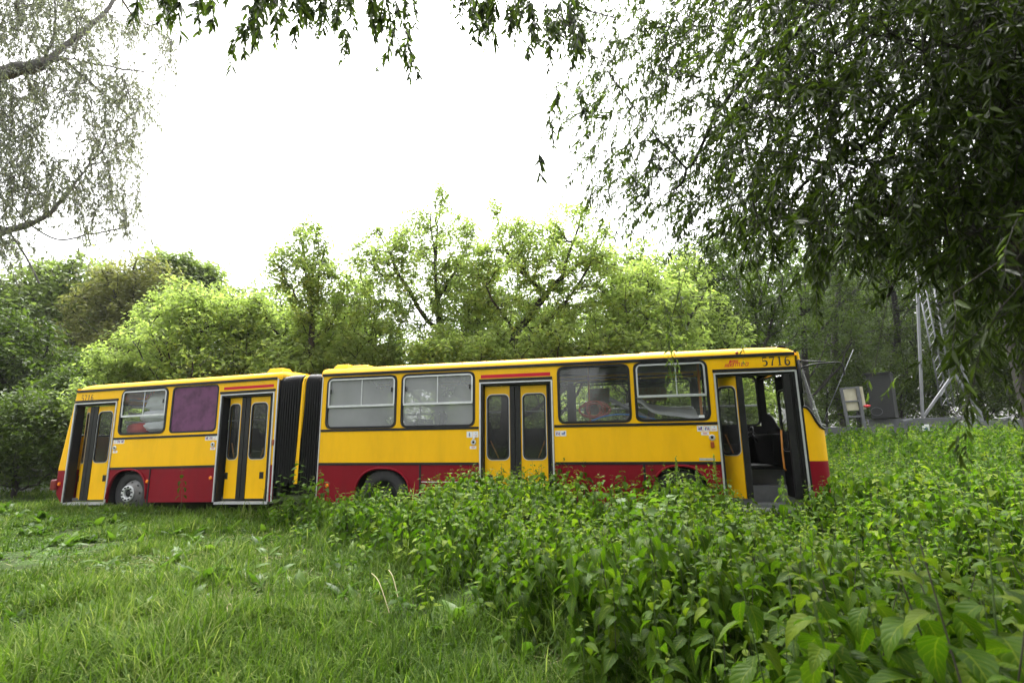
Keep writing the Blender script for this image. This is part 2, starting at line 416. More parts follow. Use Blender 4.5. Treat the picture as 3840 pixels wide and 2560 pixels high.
def arch_panel(mb, x0, x1, z0, z1, cx, top, hw, y, th, m=0):
    """lower panel with a wheel arch cut out of its bottom"""
    N = 20; pts = []
    for i in range(N+1):
        a = math.pi*i/N; c, s = math.cos(a), math.sin(a)
        pts.append((cx-hw*math.copysign(abs(c)**.8, c), z0+(top-z0)*abs(s)**.75))
    for k in range(N):
        (ax, az), (bx, bz) = pts[k], pts[k+1]
        if az > z1: az = z1
        if bz > z1: bz = z1
        mb.add([(ax, y, az), (bx, y, bz), (bx, y, z1), (ax, y, z1), (ax, y+th, az), (bx, y+th, bz), (bx, y+th, z1), (ax, y+th, z1)],
               [(0, 1, 2, 3), (7, 6, 5, 4), (0, 4, 5, 1)], m)
    mb.box(x0, cx-hw, y, y+th, z0, z1, m); mb.box(cx+hw, x1, y, y+th, z0, z1, m)
    return pts

ROOFP = [(0, 2.80), (0., 2.865), (.018, 2.905), (.055, 2.945), (.12, 2.977), (.25, 3.003), (.6, 3.03), (1.25, 3.045)]
ROOFP = ROOFP+[(WID-y, z) for y, z in ROOFP[-2::-1]]
def roof(x0, x1, xf, ends):
    mb = MB(); st = []
    for x, dz, dy in ends: st.append((x, dz, dy))
    n = len(ROOFP); vs = []
    for x, dz, dy in st:
        for y, z in ROOFP:
            yy = 1.25+(y-1.25)*dy; zz = z-dz*sst(2.80, 3.045, z)
            vs.append((x, yy, float(zz)))
    fs = [(i*n+j, (i+1)*n+j, (i+1)*n+j+1, i*n+j+1) for i in range(len(st)-1) for j in range(n-1)]
    fs += [tuple(range(n)), tuple((len(st)-1)*n+j for j in range(n-1, -1, -1))]
    mb.add(vs, fs)
    return mb.build('roof', YEL, bus, xf, smooth=True)

TH = .045
def trim(x0, x1, z, h=.05, xf=None, m=None, y=-.012, name='trim_strip', d=.02):
    mb = MB(); mb.box(x0, x1, y, y+d, z-h/2, z+h/2)
    return mb.build(name, m or BLK, bus, xf, bevel=.004)

def window(x0, x1, z0, z1, xf, glass, slider=True, alu=True, bar=2.17, y=0., sgn=1, mull=None, r=.11):
    """rubber framed bus window with its panes"""
    mb = MB(); a = rrect(x0-.045, x1+.045, z0-.045, z1+.045, r+.03); b = rrect(x0, x1, z0, z1, r-.02)
    ys = sorted((y-.014*sgn, y+.03*sgn)); mb.ring(a, b, *ys)
    w = mb.build('window', BLK, bus, xf)
    yp = y+.02*sgn
    def pane(p, nm='pane'):
        q = MB(); q.poly(p, yp-.003, yp+.003); return q.build(nm, glass, w, xf)
    if slider:
        lower = [p for p in rrect(x0, x1, z0, z1, r-.02) if p[1] < z0+r+.01]
        n = len(lower)//2
        pane([(x1, bar-.01), (x0, bar-.01)]+lower)
        mx = mull or (x0+x1)/2+.02
        up = [p for p in rrect(x0, x1, z0, z1, r-.02) if p[1] > z1-r-.01]; h = len(up)//2
        pane([(mx-.0, bar+.012)]+up[:h][::1] if False else [(x1, bar+.012)]+up[:h]+[(mx, z1), (mx, bar+.012)])
        pane([(mx-.004, bar+.012), (mx-.004, z1)]+up[h:]+[(x0, bar+.012)])
        q = MB(); yb = sorted((y-.018*sgn, y+.015*sgn)); q.box(x0+.005, x1-.005, yb[0], yb[1], bar-.022, bar+.022)
        q.build('slide_rail', ALU, w, xf, bevel=.003)
        q = MB(); q.box(mx-.009, mx+.009, min(yp, yp-.012*sgn), max(yp, yp-.012*sgn), bar+.022, z1)
        q.build('mullion', ALU if alu else BLK, w, xf)
        if alu:
            q = MB(); pa = [(x1, bar+.024)]+up+[(x0, bar+.024)]
            ctr = np.array(((x0+x1)/2, bar+.3))
            pi_ = [(p[0]+(.028 if p[0] < ctr[0] else -.028), min(p[1], z1-.028)) for p in pa]
            vs = []; fs = []
            yo = y-.019*sgn
            for p_, i_ in zip(pa, pi_): vs += [(p_[0], yo, p_[1]), (i_[0], yo, i_[1]), (i_[0], yo+.02*sgn, i_[1]), (p_[0], yo+.02*sgn, p_[1])]
            for k in range(len(pa)-1):
                for e in range(4): fs.append((4*k+e, 4*k+(e+1) % 4, 4*k+4+(e+1) % 4, 4*k+4+e))
            q.add(vs, fs); q.build('slider_frame', ALU, w, xf)
            for xx in (x0+.06, x1-.06):
                q = MB(); q.box(xx-.016, xx+.016, min(yo, yo-.012*sgn), max(yo, yo-.012*sgn), bar+.26, bar+.35); q.build('latch', BLK, w, xf)
    else:
        pane(rrect(x0, x1, z0, z1, r-.02))
    return w

# --- lower and upper side shells -----------------------------------------------------------------
def xr_rear(z):
    return float(np.interp(z, [.274, .47, .7, 1.05, 1.9, 2.72, 2.9, 3.05], [.40, .236, .20, .20, .32, .44, .49, .60]))
def rear_shell():
    mb = MB()
    # near side
    side_panel(mb, .515, 1.785, 2.56, 2.80, 0, TH)                                # above door
    panel_hole(mb, 1.785, 3.27, ZW, 2.80, rrect(1.895, 3.205, 1.765, 2.785, .10), 0, TH)
    panel_hole(mb, 3.27, 4.65, ZW, 2.80, rrect(3.33, 4.575, 1.755, 2.785, .10), 0, TH)
    side_panel(mb, 1.785, 4.65, ZL, ZW, 0, TH)
    side_panel(mb, 4.65, 6.02, 2.56, 2.80, 0, TH)
    side_panel(mb, 6.02, 6.085, ZL, 2.80, 0, TH)
    # far side: belt and pillars
    side_panel(mb, .45, 6.085, ZL, ZW+.06, WID-TH, TH); side_panel(mb, .45, 6.085, 2.765, 2.80, WID-TH, TH)
    for x in (.45, 1.85, 3.27, 4.65, 5.98): side_panel(mb, x, x+.1, ZW+.06, 2.765, WID-TH, TH)
    # front bulkhead ring towards the bellows
    bh = MB(); bh.box(6.085, 6.10, 0.05, .12, ZB+.1, 2.80); bh.box(6.085, 6.10, WID-.12, WID-.05, ZB+.1, 2.80); bh.box(6.085, 6.10, .12, WID-.12, 2.74, 2.93); bh.build('bulkhead', BEL, bus, REAR)
    # raked rear end with rounded corner, as a loft
    zs = [1.0, 1.05, 1.5, 1.80, 2.2, 2.62, 2.72, 2.82, 2.9]
    loft_rear(mb, zs, (1.80, 2.62))
    mb.build('body', [YEL, BLK], bus, REAR)
    # red skirt
    sk = MB()
    arch_panel(sk, 1.785, 2.92, ZB, ZL, 2.34, .985, .545, 0, TH)
    side_panel(sk, 2.92, 4.65, ZB, ZL, 0, TH); side_panel(sk, 6.02, 6.085, ZB, ZL, 0, TH)
    side_panel(sk, .45, 6.085, ZB, ZL, WID-TH, TH)
    loft_rear(sk, [.275, .47, .6, .75, .9, 1.0])
    sk.build('skirt', REDP, bus, REAR)
    lip = MB(); pts = [(2.34-.55*math.copysign(abs(math.cos(a))**.8, math.cos(a)), -.012, ZB+(.985-ZB)*abs(math.sin(a))**.75) for a in np.linspace(.05, math.pi-.05, 24)]
    lip.tube(pts, .022, 6); lip.build('arch_lip', REDP, bus, REAR, smooth=True)
    trim(2.935-.016, 2.935+.016, (ZB+ZL)/2, ZL-ZB, REAR)
def loft_rear(mb, zs, hole=None):
    rows = []
    for z in zs:
        xr = xr_rear(z); row = [(.515, 0.), (max(xr+.10, .3) if xr+.10 < .515 else .515, 0.)]
        for a in np.linspace(0, 90, 5)[1:]:
            row.append((xr+.10*(1-math.sin(R(a)))*1., .10*(1-math.cos(R(a)))))
        row = row+[(x, WID-y) for x, y in row[::-1]]
        rows.append([(x, y, z) for x, y in row])
    n = len(rows[0])
    mb.add([p for r_ in rows for p in r_], [(i*n+j, i*n+j+1, (i+1)*n+j+1, (i+1)*n+j) for i in range(len(rows)-1) for j in range(n-1) if not (hole and j == n//2-1 and hole[0]-.01 < zs[i] < hole[1]-.01)])

def front_shell():
    mb = MB()
    panel_hole(mb, 7.14, 8.88, ZW, 2.80, rrect(7.245, 8.83, 1.715, 2.775, .10), 0, TH)
    panel_hole(mb, 8.88, 10.57, ZW, 2.80, rrect(8.93, 10.48, 1.71, 2.775, .10), 0, TH)
    side_panel(mb, 7.14, 10.57, ZL, ZW, 0, TH)
    side_panel(mb, 10.57, 12.01, 2.56, 2.80, 0, TH)
    panel_hole(mb, 12.01, 13.46, ZW, 2.80, rrect(12.095, 13.425, 1.722, 2.785, .10), 0, TH)
    panel_hole(mb, 13.46, 14.86, ZW, 2.80, rrect(13.495, 14.765, 1.73, 2.795, .10), 0, TH)
    side_panel(mb, 12.01, 14.86, ZL, ZW, 0, TH)
    side_panel(mb, 14.86, 16.22, 2.56, 2.80, 0, TH)
    side_panel(mb, 7.14, 16.22, ZL, ZW, WID-TH, TH); side_panel(mb, 7.14, 16.22, 2.765, 2.80, WID-TH, TH)
    for x in (7.14, 8.84, 10.4, 12.0, 13.4, 14.75, 16.1): side_panel(mb, x, x+.12, ZW, 2.765, WID-TH, TH)
    bh = MB(); bh.box(7.125, 7.14, .05, .12, ZB+.1, 2.80); bh.box(7.125, 7.14, WID-.12, WID-.05, ZB+.1, 2.80); bh.box(7.125, 7.14, .12, WID-.12, 2.74, 2.93); bh.build('bulkhead', BEL, bus)
    mb.build('body', [YEL, BLK], bus)
    sk = MB()
    arch_panel(sk, 7.14, 9.36, ZB, ZL, 8.58, .93, .60, 0, TH)
    side_panel(sk, 9.36, 10.57, ZB, ZL, 0, TH)
    side_panel(sk, 12.01, 13.60, ZB, ZL, 0, TH)
    arch_panel(sk, 13.60, 14.86, ZB, ZL, 14.18, .97, .50, 0, TH)
    side_panel(sk, 7.14, 16.22, ZB, ZL, WID-TH, TH)
    sk.build('skirt', REDP, bus)
    for cx, top, hw in ((8.58, .93, .605), (14.18, .97, .505)):
        lip = MB(); pts = [(cx-hw*math.copysign(abs(math.cos(a))**.8, math.cos(a)), -.012, ZB+(top-ZB)*abs(math.sin(a))**.75) for a in np.linspace(.05, math.pi-.05, 24)]
        lip.tube(pts, .022, 6); lip.build('arch_lip', REDP, bus, smooth=True)
    trim(9.375-.02, 9.375+.02, (ZB+ZL)/2, ZL-ZB); trim(13.59-.02, 13.59+.02, (ZB+ZL)/2, ZL-ZB)
    trim(9.41, 10.55, .674, .018, m=ALU); 
def front_pt(t, z, grow=0.):
    """plan curve of the bus nose: t 0 at the near side .. 1 at the far side"""
    a = float(np.interp(z, [.3, .8, 1.55, 2.1, 2.72, 2.84, 2.95], [.34, .385, .39, .25, .09, .08, .03]))+grow
    th = t*math.pi; c, s = math.cos(th), math.sin(th)
    y = 1.25-1.25*math.copysign(1-(1-abs(c))**1.0, c) if False else None
    # superellipse: quick turn at the corner, nearly flat across
    e = .42
    x = 16.22+a*abs(s)**e; y = 1.25-(1.25+grow)*math.copysign(abs(c)**e, c)
    return x, y
def zsill(t):
    d = min(t, 1-t); return float(np.interp(d, [0, .02, .06, .10, .16, .5], [1.93, 1.86, 1.68, 1.59, 1.56, 1.56]))
TS = np.concatenate([[0, .004, .012, .025, .04, .06, .08, .10, .13, .17, .22, .30, .4, .5]]); TS = np.concatenate([TS, 1-TS[-2::-1]])
def nose():
    def surf(name, zf0, zf1, m, k, smooth=True, grow=0.):
        mb = MB(); rows = []
        for i in range(k+1):
            for t in TS:
                z = zf0(t)+(zf1(t)-zf0(t))*i/k; x, y = front_pt(t, z, grow); rows.append((x, y, z))
        n = len(TS)
        mb.add(rows, [(i*n+j, i*n+j+1, (i+1)*n+j+1, (i+1)*n+j) for i in range(k) for j in range(n-1)])
        return mb.build(name, m, bus, smooth=smooth)
    surf('front_panel', lambda t: 1.04, zsill, YEL, 5)
    surf('bumper', lambda t: .36, lambda t: 1.04, REDP, 5)
    surf('brow', lambda t: 2.70, lambda t: 2.86, YEL, 3)
    surf('nose_lining', lambda t: 1.04, zsill, DARK, 3, grow=-.02)
    ws = surf('windscreen', lambda t: zsill(t)+.015, lambda t: 2.70, GLASS, 8)
    rb = MB(); pts = [(*front_pt(t, zsill(t), .006), zsill(t)) for t in TS]; rb.tube(pts, .022, 6)
    pts = [(*front_pt(t, 2.69, .004), 2.69) for t in TS]; rb.tube(pts, .016, 6)
    rb.tube([(16.225, -.004, 1.93), (16.225, -.004, 2.3), (16.225, -.004, 2.70)], .018, 6)
    rb.tube([(*front_pt(.5, z, .005), z) for z in np.linspace(1.57, 2.69, 7)], .02, 6)
    rb.build('windscreen_seal', BLK, ws, smooth=True)
    hw = MB()
    for s_ in (.36, .64):
        x, y = front_pt(s_, .82); hw.lathe((x, y, .82), [(0, 0), (.1, 0)], 16)
    side = MB(); side.box(16.187, 16.225, 0, TH, ZB, 2.80); side.build('corner_post', BLK, bus)
rear_shell(); front_shell(); nose()
roof(0, 0, REAR, [(.50, .13, .93), (.53, .075, .97), (.62, .02, .99), (.85, 0, 1), (3, 0, 1), (5, 0, 1), (6.10, 0, 1)])
roof(0, 0, None, [(7.10, 0, 1), (9, 0, 1), (12, 0, 1), (15.4, 0, 1), (15.95, .01, 1), (16.12, .04, .99), (16.20, .09, .97), (16.235, .15, .95)])
# strips
trim(.52, 6.06, ZD, .055, REAR, y=-.025, d=.035, name='drip_rail'); trim(7.13, 16.19, ZD, .055, y=-.025, d=.035, name='drip_rail')
trim(1.79, 4.655, ZW, .048, REAR); trim(7.15, 10.56, ZW, .048); trim(12.02, 14.86, ZW, .048)
trim(1.79, 4.655, ZL, .05, REAR); trim(7.15, 10.56, ZL, .05); trim(12.02, 14.86, ZL, .05)
for a, b, f in ((.50, 1.80, REAR), (4.62, 6.03, REAR), (10.565, 12.005, None), (14.85, 16.19, None)):
    trim(a, b, 2.585, .05, f, y=-.018, d=.025)
trim(4.706, 5.98, 2.678, .062, REAR, REDS, y=-.004, d=.006, name='red_stripe'); trim(10.6, 11.97, 2.66, .068, None, REDS, y=-.004, d=.006, name='red_stripe')
# pale edge strips where the shells meet the bellows
trim(6.07, 6.10, 1.55, 2.55, REAR, ALU, name='edge_strip'); trim(7.125, 7.145, 1.55, 2.5, None, ALU, name='edge_strip')

# --- windows -------------------------------------------------------------------------------------
window(1.935, 3.175, 1.80, 2.755, REAR, GLASS, bar=2.18, mull=2.53)
window(7.29, 8.79, 1.755, 2.735, None, FOG, bar=2.168, mull=8.04)
window(8.975, 10.44, 1.75, 2.735, None, FOG, bar=2.168, mull=9.70)
window(12.14, 13.385, 1.765, 2.745, None, GLASS, slider=False)
window(13.54, 14.725, 1.772, 2.755, None, GLASS, bar=2.176, mull=14.23)
for x0, x1 in ((.55, 1.85), (1.95, 3.27), (3.37, 4.65), (4.75, 5.98)):
    window(x0+.03, x1-.03, 1.785, 2.73, REAR, GLASS, bar=2.15, y=WID, sgn=-1, alu=False)
for x0, x1 in ((7.26, 8.84), (8.96, 10.4), (10.52, 12.0), (12.12, 13.4), (13.52, 14.75), (14.87, 16.1)):
    window(x0+.04, x1-.04, 1.725, 2.73, None, GLASS, bar=2.12, y=WID, sgn=-1, alu=False)
mb = MB(); x0_, x1_ = xr_rear(1.80)+.006, xr_rear(2.62)+.006
mb.add([(x0_, .10, 1.80), (x0_, WID-.10, 1.80), (x1_, WID-.10, 2.62), (x1_, .10, 2.62)], [(0, 1, 2, 3)]); rw = mb.build('rear_window', GLASS, bus, REAR)
mb = MB(); mb.tube([(x0_, .11, 1.81), (x0_, WID-.11, 1.81), (x1_, WID-.11, 2.61), (x1_, .11, 2.61)], .025, 6, closed=True); mb.build('window_seal', BLK, rw, REAR)
# felted board filling the second window of the rear section
mb = MB(); mb.poly(rrect(3.335, 4.572, 1.758, 2.782, .09), .012, .03); o = mb.build('window_board', PURP, bus, REAR, bevel=.004); o['label'] = 'stained purple board filling a window opening'
mb = MB(); mb.ring(rrect(3.325, 4.58, 1.75, 2.79, .10), rrect(3.365, 4.545, 1.785, 2.76, .09), -.002, .018); mb.build('window_seal', BLK, bus, REAR)

# --- doors ---------------------------------------------------------------------------------------
def door_leaf(p0, p1, z0, z1, xf, win, name='door_leaf', bars=1, plate=None, dirt=False, m=None):
    """one leaf between plan points p0 and p1 with its window and grab bar"""
    p0 = np.array(p0, float); p1 = np.array(p1, float); L = np.linalg.norm(p1-p0); a = (p1-p0)/L; nrm = np.array((a[1], -a[0]))
    def tf(v):
        w = p0[None]+v[:, :1]*a[None]+(-v[:, 1:2])*nrm[None]
        q = np.concatenate([w, v[:, 2:]], 1); return xf(q) if xf else q
    wx0, wx1, wz0, wz1 = win
    mb = MB(); hole = rrect(wx0, wx1, wz0, wz1, min(.09, (wx1-wx0)*.35))
    panel_hole(mb, 0, L, z0, z1, hole, 0, .03); 
    mb.box(0, L, .0, .03, z0-.001, z0); mb.box(-.002, 0, 0, .03, z0, z1); mb.box(L, L+.002, 0, .03, z0, z1)
    lf = mb.build(name, m or YEL, bus, tf)
    q = MB(); q.ring(rrect(wx0-.022, wx1+.022, wz0-.022, wz1+.022, min(.10, (wx1-wx0)*.4)), rrect(wx0+.006, wx1-.006, wz0+.006, wz1-.006, min(.085, (wx1-wx0)*.34)), -.008, .012, 0)
    q.ring(rrect(wx0-.034, wx1+.034, wz0-.034, wz1+.034, min(.11, (wx1-wx0)*.42)), rrect(wx0-.022, wx1+.022, wz0-.022, wz1+.022, min(.10, (wx1-wx0)*.4)), -.006, .004, 1)
    q.build('pane_seal', [BLK, ALU], lf, tf)
    q = MB(); q.poly(rrect(wx0+.002, wx1-.002, wz0+.002, wz1-.002, min(.085, (wx1-wx0)*.34)), .012, .017); q.build('pane', DGLASS, lf, tf)
    if bars:
        q = MB()
        if bars == 1: q.tube([(wx0+.03, .06, wz0+.33), (wx0+(wx1-wx0)*.52, .06, wz0-.02)], .013, 8)
        else: q.tube([(wx1-.01, .06, wz0+.33), (wx0+(wx1-wx0)*.62, .06, wz0-.02)], .013, 8)
        q.build('grab_bar', ORAN, lf, tf, smooth=True)
    if plate:
        q = MB(); q.box(plate[0], plate[1], -.004, .01, plate[2], plate[3]); q.build('lock_plate', BLK, lf, tf)
    return lf
def door_frame(x0, x1, zb, xf, jamb=YEL, jl=REDP):
    mb = MB(); w = .028
    mb.box(x0, x0+w, -.022, .02, zb, ZT+.005); mb.box(x1-w, x1, -.022, .02, zb, ZT+.005); mb.box(x0+w, x1-w, -.0225, .02, ZT-.018, ZT+.006)
    fr = mb.build('door_frame', ALU, bus, xf)
    q = MB()
    q.box(x0+w, x0+w+.035, .0, .19, zb, ZT-.018); q.box(x1-w-.035, x1-w, .0, .19, zb, ZT-.018)
    q.box(x0+w+.035, x1-w-.035, .02, .19, ZT-.05, ZT-.018)
    q.build('door_gasket', BLK, fr, xf)
    q = MB(); q.box(x0+w, x1-w, .0, .22, zb-.05, zb); q.build('sill_plate', ALU, fr, xf)
    return fr
def seal(x0, x1, y, z0, z1, xf):
    mb = MB(); xm = (x0+x1)/2
    mb.box(x0, xm-.006, y-.014, y+.03, z0, z1); mb.box(xm+.006, x1, y-.018, y+.03, z0, z1); mb.box(xm-.006, xm+.006, y, y+.02, z0, z1)
    mb.build('door_seal', BLK, bus, xf, bevel=.008)
yd = INSET; zb = .33
door_frame(.515, 1.782, .275, REAR); door_frame(4.65, 6.02, .275, REAR); door_frame(10.575, 12.005, .275, None); door_frame(14.862, 16.187, .275, None)
# rearmost door: first leaf pushed a little inwards
door_leaf((.56, yd+.14), (.86, yd), zb, 2.46, REAR, (.09, .25, 1.17, 2.31), plate=(.0, .055, .73, .87))
seal(.86, 1.10, yd, zb-.02, 2.47, REAR)
door_leaf((1.10, yd), (1.57, yd), zb, 2.46, REAR, (.04, .42, 1.18, 2.31), bars=2, plate=(.365, .46, .73, .87))
seal(1.57, 1.73, yd+.01, zb-.02, 2.47, REAR)
door_leaf((4.775, yd+.03), (5.11, yd), zb, 2.475, REAR, (.03, .275, 1.165, 2.315), plate=(.0, .075, .73, .87))
seal(5.11, 5.335, yd, zb-.02, 2.49, REAR)
door_leaf((5.335, yd), (5.82, yd), zb, 2.465, REAR, (.05, .41, 1.16, 2.315), bars=2, plate=(.33, .43, .73, .87))
seal(5.82, 5.95, yd+.01, zb-.02, 2.47, REAR)
door_leaf((10.65, yd), (11.15, yd), zb, 2.475, None, (.065, .455, 1.10, 2.29), plate=(.05, .15, .68, .80))
seal(11.15, 11.36, yd-.01, zb-.02, 2.48, None)
door_leaf((11.36, yd), (11.865, yd), zb, 2.465, None, (.06, .46, 1.10, 2.29), bars=2, plate=(.36, .45, .68, .80))
seal(11.865, 11.95, yd+.01, zb-.02, 2.47, None)
# front door folded open
door_leaf((14.925, .33), (15.225, .07), zb+.1, 2.49, None, (.04, .355, 1.16, 2.30), plate=None)
mb = MB(); mb.box(15.235, 15.335, .03, .12, zb+.1, 2.49); mb.build('door_seal', BLK, bus, bevel=.01)
door_leaf((15.99, .62), (16.06, .10), zb+.1, 2.49, None, (.07, .44, 1.22, 2.22), plate=None, bars=0, m=DARK)
mb = MB(); mb.box(15.97, 16.07, .0, .09, zb+.1, 2.49); mb.box(16.075, 16.15, .03, .12, zb+.1, 2.49); mb.build('door_seal', BLK, bus, bevel=.01)
mb = MB(); mb.tube([(15.90, .20, 1.55), (15.88, .18, 1.2), (15.88, .18, .92), (15.90, .18, .88)], .016, 8); mb.build('handrail', ORAN, bus, smooth=True)

# --- bellows and its hoop ------------------------------------------------------------------------
def bellows(x0, x1, folds, za0, za1, rear0):
    """pleated rubber tunnel: pleats run round the section"""
    mb = MB(); prof = []; r = .20; y0, y1, zb_, zt_ = .015, WID-.015, .62, 2.885
    sec = [(y0, zb_), (y0, 1.2), (y0, 1.9), (y0, zt_-r)]+[(y0+r-r*math.cos(R(a)), zt_-r+r*math.sin(R(a))) for a in (20, 40, 60, 80)]
    sec += [(y0+r+.3, zt_+.005), (1.25, zt_+.01)]; sec += [(WID-y, z) for y, z in sec[-2::-1]]
    st = []; N = folds*4
    for i in range(N+1):
        u = i/N; ph = math.cos(2*math.pi*folds*u); st.append((x0+(x1-x0)*u, .04*ph))
    vs = []; n = len(sec)
    for x, off in st:
        u = (x-x0)/(x1-x0)
        for y, z in sec:
            cy, cz = y-1.25, z-1.75; d = math.hypot(cy, cz)
            bow = .06*math.sin(math.pi*u)*(1 if z > 2.5 else .6)
            k = 1+(off-.03+bow*.3)/d
            zz = 1.75+cz*k+(za0*(1-u)+za1*u)*sst(.6, 2.8, z)
            xx = x+.05*math.sin(math.pi*u)*0
            vs.append((xx, 1.25+cy*k, float(zz)))
    mb.add(vs, [(i*n+j, i*n+j+1, (i+1)*n+j+1, (i+1)*n+j) for i in range(N) for j in range(n-1)])
    return mb.build('bellows', BEL, bus, smooth=True)
bellows(6.085, 6.61, 9, -.03, .0, True); bellows(6.68, 7.13, 8, .0, -.03, False)
mb = MB()
hp = [(.012, .62), (.012, 1.5), (.012, 2.68), (.05, 2.80), (.13, 2.87), (.3, 2.90), (1.25, 2.92)]; hp = hp+[(WID-y, z) for y, z in hp[-2::-1]]
vs = []
for y, z in hp:
    cy, cz = y-1.25, z-1.6; k = 1-.10/math.hypot(cy, cz)
    for x, kk in ((6.605, 1), (6.685, 1), (6.685, k), (6.605, k)): vs.append((x+(z-1.6)*.022, 1.25+cy*kk, 1.6+cz*kk))
fs = [(4*i+e, 4*i+(e+1) % 4, 4*i+4+(e+1) % 4, 4*i+4+e) for i in range(len(hp)-1) for e in range(4)]
mb.add(vs, fs); mb.build('bellows_hoop', YEL, bus, bevel=.004)
mb = MB(); mb.box(6.2, 7.05, .5, 2., .35, .6); mb.lathe((6.64, 1.25, .6), [(0, .1), (.6, .1), (.6, 0)], 24, axis='z'); mb.build('turntable', CHAS, bus)
mb = MB(); mb.box(6.05, 7.15, .9, 1.6, 2.915, 2.94); mb.build('roof_bridge', YEL, bus)

# --- wheels --------------------------------------------------------------------------------------
def wheel(cx, cz, xf, style, y=.10):
    w = MB(); c = (cx, y, cz)
    if style == 'convex':
        w.lathe(c, [(.285, .05), (.27, .02), (.235, .0), (.19, -.055), (.15, -.085)], 40)
        root = w.build('wheel', RIM, bus, xf, smooth=True)
        q = MB(); q.lathe(c, [(.175, -.085), (.178, -.10), (.17, -.108), (.10, -.108), (.094, -.10), (.09, -.06)], 40)
        q.build('hub_ring', HUBR, root, xf, smooth=True)
        q = MB(); q.lathe(c, [(.09, -.06), (.05, -.055), (.045, -.085), (0, -.088)], 24); q.build('hub_cap', CHAS, root, xf, smooth=True)
        q = MB()
        for k in range(10):
            a = 2*math.pi*(k+.3)/10; q.lathe((cx+.137*math.cos(a), y-.108, cz+.137*math.sin(a)), [(.019, 0), (.019, -.014), (.012, -.026), (0, -.026)], 6)
        q.build('wheel_nuts', BLK, root, xf)
        q = MB()
        for k in range(8):
            a = 2*math.pi*k/8; q.lathe((cx+.222*math.cos(a), y-.017, cz+.222*math.sin(a)), [(0, 0), (.026, 0), (.026, .02)], 10)
        q.build('vent_holes', CHAS, root, xf)
    else:
        w.lathe(c, [(.285, .03), (.27, .05), (.25, .18), (.12, .19), (.11, .05), (.07, .03), (0, .03)], 36)
        root = w.build('wheel', CHAS, bus, xf, smooth=True)
    q = MB(); q.lathe(c, [(.285, .05), (.29, .012), (.33, -.005), (.40, -.012), (.46, .0), (.487, .022), (.50, .05), (.502, .14), (.50, .23), (.47, .27), (.29, .27)], 48)
    for k in range(3):
        q.lathe(c, [(.5035, .07+.055*k), (.5035, .095+.055*k)], 48)
    q.build('tyre', TYRE, root, xf, smooth=True)
wheel(2.37, .465, REAR, 'convex', .10); wheel(8.575, .40, None, 'concave', .06); wheel(14.16, .42, None, 'concave', .10)
def wheel_well(cx, hw, xf):
    mb = MB(); mb.box(cx-hw, cx+hw, .52, .56, .25, 1.02); mb.box(cx-hw-.01, cx+hw+.01, .046, .56, 1.005, 1.035); mb.box(cx-hw-.03, cx-hw, .046, .56, .25, 1.0); mb.box(cx+hw, cx+hw+.03, .046, .56, .25, 1.0); mb.build('wheel_well', CHAS, bus, xf)
wheel_well(2.34, .56, REAR); wheel_well(8.58, .62, None); wheel_well(14.18, .52, None)

# --- floor, chassis, steps, interior -------------------------------------------------------------
mb = MB()
for a, b in ((.5, 6.1), ): mb.box(a, b, .60, WID-.05, .88, .93); mb.box(1.8, 4.63, .06, .60, .88, .93)
mb.build('floor', DARK, bus, REAR)
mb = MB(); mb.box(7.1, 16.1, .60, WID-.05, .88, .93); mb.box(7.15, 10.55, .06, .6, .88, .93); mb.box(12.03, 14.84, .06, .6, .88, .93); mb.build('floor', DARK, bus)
mb = MB(); mb.box(.6, 6.0, .6, 1.9, .35, .80); mb.box(.8, 1.75, .55, .6, .3, .8); mb.build('chassis', CHAS, bus, REAR)
mb = MB(); mb.box(7.2, 15.2, .7, 1.8, .35, .80); mb.box(15.2, 16.2, 1.0, 1.9, .4, .8); mb.build('chassis', CHAS, bus)
for x0, x1, f in ((.56, 1.74, REAR), (4.7, 5.98, REAR), (10.62, 11.97, None)):
    mb = MB(); mb.box(x0, x1, .17, .42, .30, .36); mb.box(x0, x1, .40, .60, .55, .61); mb.box(x0, x1, .40, .41, .36, .55); mb.box(x0, x1, .595, .605, .61, .88); mb.build('step', GREYI, bus, f)
mb = MB(); mb.box(14.92, 16.15, .30, .62, .30, .335); mb.box(14.92, 16.15, .60, .63, .335, .60); mb.box(14.92, 16.15, .63, .98, .57, .60); mb.box(14.92, 16.15, .96, .98, .60, .90); mb.box(15.35, 15.95, .98, 1.3, .90, .94)
mb.box(15.30, 15.98, .285, .30, .12, .335)
mb.build('step', STEPM, bus, bevel=.006)
def seat(x, y, xf=None, h=.55, m=DARK):
    mb = MB(); z = .93
    mb.box(x, x+.42, y, y+.84, z+.36, z+.44); mb.obox((x+.02, y+.42, z+.42), (x-.10, y+.42, z+.42+h), .05, .84, (0, 1, 0)); mb.box(x+.06, x+.12, y+.2, y+.26, z, z+.36); mb.box(x+.3, x+.36, y+.5, y+.56, z, z+.36)
    mb.build('seat', m, bus, xf, bevel=.015)
for x in (2.2, 3.0, 3.8): seat(x, 1.55, REAR)
for x in (7.6, 8.5, 9.4, 10.2): seat(x, 1.55)
for x in (7.7, 9.3): seat(x, .12)
for x in (12.4, 13.2): seat(x, 1.5, None, .45)
seat(12.0, .16, None, .62)
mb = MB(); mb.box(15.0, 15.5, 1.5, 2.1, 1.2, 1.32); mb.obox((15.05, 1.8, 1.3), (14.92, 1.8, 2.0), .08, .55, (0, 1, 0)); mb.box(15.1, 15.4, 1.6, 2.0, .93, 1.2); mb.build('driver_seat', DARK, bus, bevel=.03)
mb = MB(); mb.box(15.85, 16.35, .75, 2.4, .93, 1.5); mb.box(15.6, 15.9, 2.1, 2.4, .93, 1.55); mb.build('dashboard', DARK, bus, bevel=.03)
